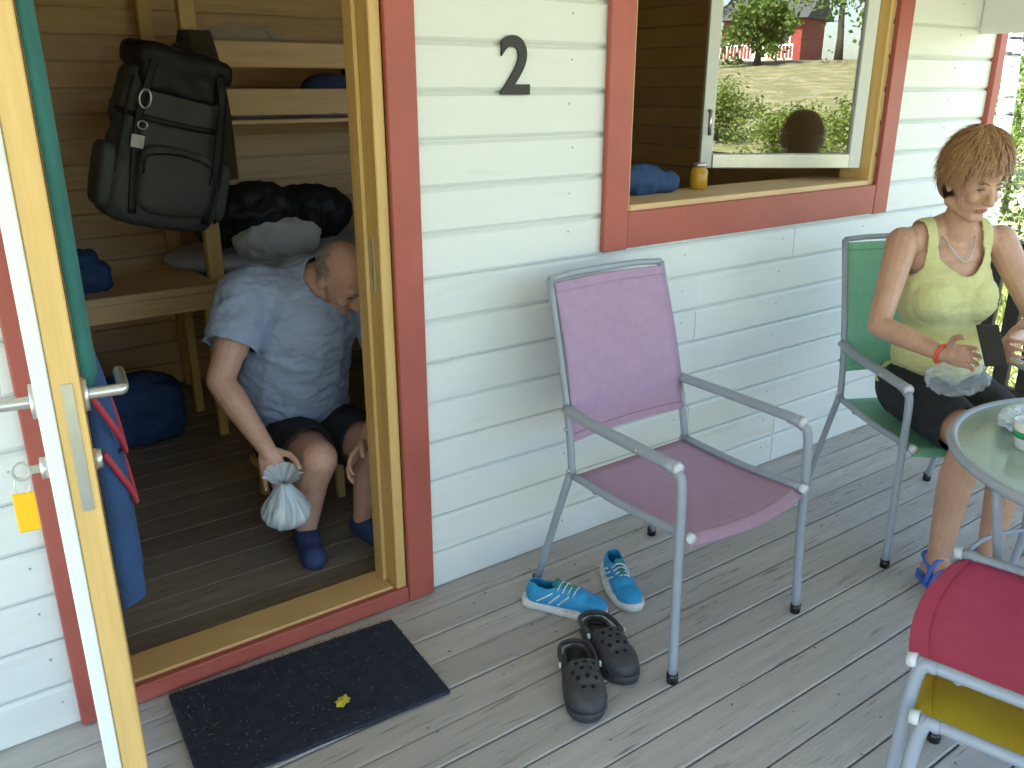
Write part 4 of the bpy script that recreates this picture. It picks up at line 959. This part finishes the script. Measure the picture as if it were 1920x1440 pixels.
# ================================================================== BEYOND THE PORCH
rail = thing('porch_railing', 'dark stained wooden railing at the far end of the porch', 'railing', (4.43, 0, .001))
box('top_rail', (-.04, -1.0, .84), (.06, WY - .05, .88), 'dark_wood', rail); box('bottom_rail', (-.015, -1.0, .10), (.035, WY - .05, .15), 'dark_wood', rail)
bm = bmesh.new(); b_box(bm, (-.012, 0, .151), (.03, .07, .839), .003); bl_ = me_from(bm); bl_.materials.append(MATS['dark_wood'])
for k in range(26): link('baluster', bl_, None, rail, loc=(0, -.98 + k * .118, 0))
box('post', (-.04, -.0, 0), (.05, .08, .839), 'dark_wood', rail) if False else box('post', (-.02, WY - .13, 0), (.04, WY - .055, .839), 'dark_wood', rail)
def tree(name, label, loc, h, crown_r, crown_z, nleaf, leafm, barkm, tr, lsize, seed, group, flat=1., cat='tree', trunk_h=None):
    rnd = random.Random(seed); root = thing(name, label, cat, (loc[0], loc[1], gh(loc[0], loc[1]) - .03), 0, group)
    th = trunk_h or h * .92; bm = bmesh.new(); lean = V((rnd.gauss(0, .03), rnd.gauss(0, .03), 1))
    P = [V((0, 0, 0)) + lean * th * t + V((rnd.gauss(0, .02), rnd.gauss(0, .02), 0)) * th * .1 for t in [i / 8 for i in range(9)]]
    b_tube(bm, P, [tr * (1.25 if i == 0 else 1 - .85 * i / 8) for i in range(9)], 10)
    tips = []
    for i in range(16):
        t = rnd.uniform(.3, .95); p = P[int(t * 8)].lerp(P[min(8, int(t * 8) + 1)], t * 8 % 1); a = rnd.uniform(0, 6.28); ln = crown_r * rnd.uniform(.5, .95) * (1.15 - t * .6)
        q = p + V((math.cos(a), math.sin(a), rnd.uniform(.2, .8))) * ln; mid = p.lerp(q, .5) + V((0, 0, .08 * ln))
        b_tube(bm, [p, mid, q], [tr * .3 * (1.1 - t), tr * .18 * (1.1 - t), tr * .05], 6); tips.append(q); tips.append(mid)
    bmesh.ops.recalc_face_normals(bm, faces=bm.faces); link('trunk', me_from(bm), barkm, root, True)
    vs = []; fs = []; cl = tips + [V((rnd.gauss(0, .42) * crown_r, rnd.gauss(0, .42) * crown_r, crown_z + rnd.gauss(0, .45) * (h - crown_z))) for _ in range(26)]
    for _ in range(nleaf):
        c_ = rnd.choice(cl); sg = crown_r * .17
        p = c_ + V((rnd.gauss(0, sg), rnd.gauss(0, sg), rnd.gauss(0, sg * .8))); p.z = max(p.z, .05 * h * .5)
        d = V((rnd.gauss(0, 1), rnd.gauss(0, 1), rnd.gauss(-.2, .7))).normalized(); s_ = d.cross(V((rnd.gauss(0, 1), rnd.gauss(0, 1), rnd.gauss(0, 1)))).normalized(); L_ = lsize * rnd.uniform(.6, 1.3); k = len(vs)
        vs += [p, p + d * L_ * .5 + s_ * L_ * .28, p + d * L_, p + d * L_ * .5 - s_ * L_ * .28]; fs.append((k, k + 1, k + 2, k + 3))
    me = bpy.data.meshes.new('crown'); me.from_pydata([tuple(v) for v in vs], [], fs); link('crown', me, leafm, root)
    return root
tree('birch_tree', 'birch with white black-marked trunk just past the cabin corner', (8.2, 3.83), 8, 2.0, 6.0, 9000, 'leaf_light', 'birch_bark', .085, .09, 3, 'trees around the yard', trunk_h=7.6)
for i, (x, y, h, r_, lab) in enumerate(((10.6, 5.6, 1.7, 1.0, 'low leafy bush behind the birch trunk'), (14.5, 6.6, 3.2, 1.9, 'tall leafy bush farther off past the birch'), (13.5, 4.6, 1.2, .9, 'small light bush on the lawn beyond the railing'))):
    tree('bush', lab, (x, y), h, r_, h * .45, 7000, ('leaf', 'leaf', 'leaf_light')[i], 'bark', .05, .08, 20 + i, 'bushes in the yard', cat='bush', trunk_h=h * .7)
for i, (x, y, h, r_) in enumerate(((20, 10, 9, 3.2), (24, 7, 10, 3.6), (22, 14, 11, 3.6), (27, 11, 12, 4))):
    tree('leafy_tree', ('broad green tree', 'tall green tree', 'dense green tree', 'tallest green tree')[i] + ' in the wood beyond the cabin corner, seen past the woman', (x, y), h, r_, h * .55, 6000, 'leaf', 'bark', .16, .26, 40 + i, 'trees around the yard')
refl = [(-4.6, -15, 1.5, 1.1), (-2.2, -13.4, 1.0, .9), (-7.5, -17, 1.8, 1.3), (-.2, -12.4, 1.6, 1.1)]
for i, (x, y, h, r_) in enumerate(refl):
    tree('bush', ('round bush left of', 'low bush before', 'dark bush well left of', 'leafy bush right of')[i] + ' the red cottage mirrored in the window', (x, y), h, r_, h * .45, 5000, 'leaf_light', 'bark', .05, .10, 60 + i, 'bushes in the yard', cat='bush', trunk_h=h * .7)
for i, (x, y, h, r_) in enumerate(((-20.5, -46, 9, 2.8), (-9.5, -41, 9, 3.0), (-5.0, -36, 10, 3.6), (-16, -58, 13, 4.5), (-12.6, -38, 3.2, 1.6))):
    tree('leafy_tree', ('tree left of', 'tall tree right of', 'wide tree far right of', 'tree behind', 'tree far left of')[i] + ' the red cottage mirrored in the window', (x, y), h, r_, h * .55, 5000, 'leaf', 'bark', .18, .28, 80 + i, 'trees around the yard')
# the red cottage mirrored in the window
hx, hy = -15.6, -48; hz = gh(hx, hy)
ct_ = 0
ct = thing('red_cottage', 'small red wooden cottage with white railing across the yard, mirrored in the window', 'cottage', (hx, hy, hz - .1))
box('wall', (-2.4, -2, 0), (2.4, 2, 2.5), 'barn_red', ct)
bm = bmesh.new(); A = [bm.verts.new(p) for p in ((-2.8, -2.5, 2.45), (2.8, -2.5, 2.45), (2.8, 0, 3.9), (-2.8, 0, 3.9), (-2.8, 2.5, 2.45), (2.8, 2.5, 2.45))]
bm.faces.new((A[0], A[1], A[2], A[3])); bm.faces.new((A[3], A[2], A[5], A[4])); bm.faces.new((A[0], A[3], A[4])); bm.faces.new((A[1], A[5], A[2])); bm.faces.new((A[0], A[4], A[5], A[1])); bmesh.ops.recalc_face_normals(bm, faces=bm.faces); link('roof', me_from(bm), 'roof_grey', ct)
for x in (-1.5, 1.3):
    wn = box('window', (x - .5, 2.001, 1.0), (x + .5, 2.06, 2.0), 'white_paint', ct); box('pane', (x - .4, 2.061, 1.1), (x + .4, 2.07, 1.9), 'window_dark', wn)
box('door', (-.45, 2.001, .1), (.45, 2.05, 2.05), 'white_paint', ct)
rl = box('railing', (-2.4, 3.15, .95), (2.4, 3.22, 1.05), 'white_paint', ct); box('rail', (-2.4, 3.15, .2), (2.4, 3.22, .28), 'white_paint', rl)
bm = bmesh.new(); b_box(bm, (0, 3.16, .281), (.05, 3.21, .949)); pk = me_from(bm); pk.materials.append(MATS['white_paint'])
for k in range(24): link('picket', pk, None, rl, loc=(-2.38 + k * .205, 0, 0))
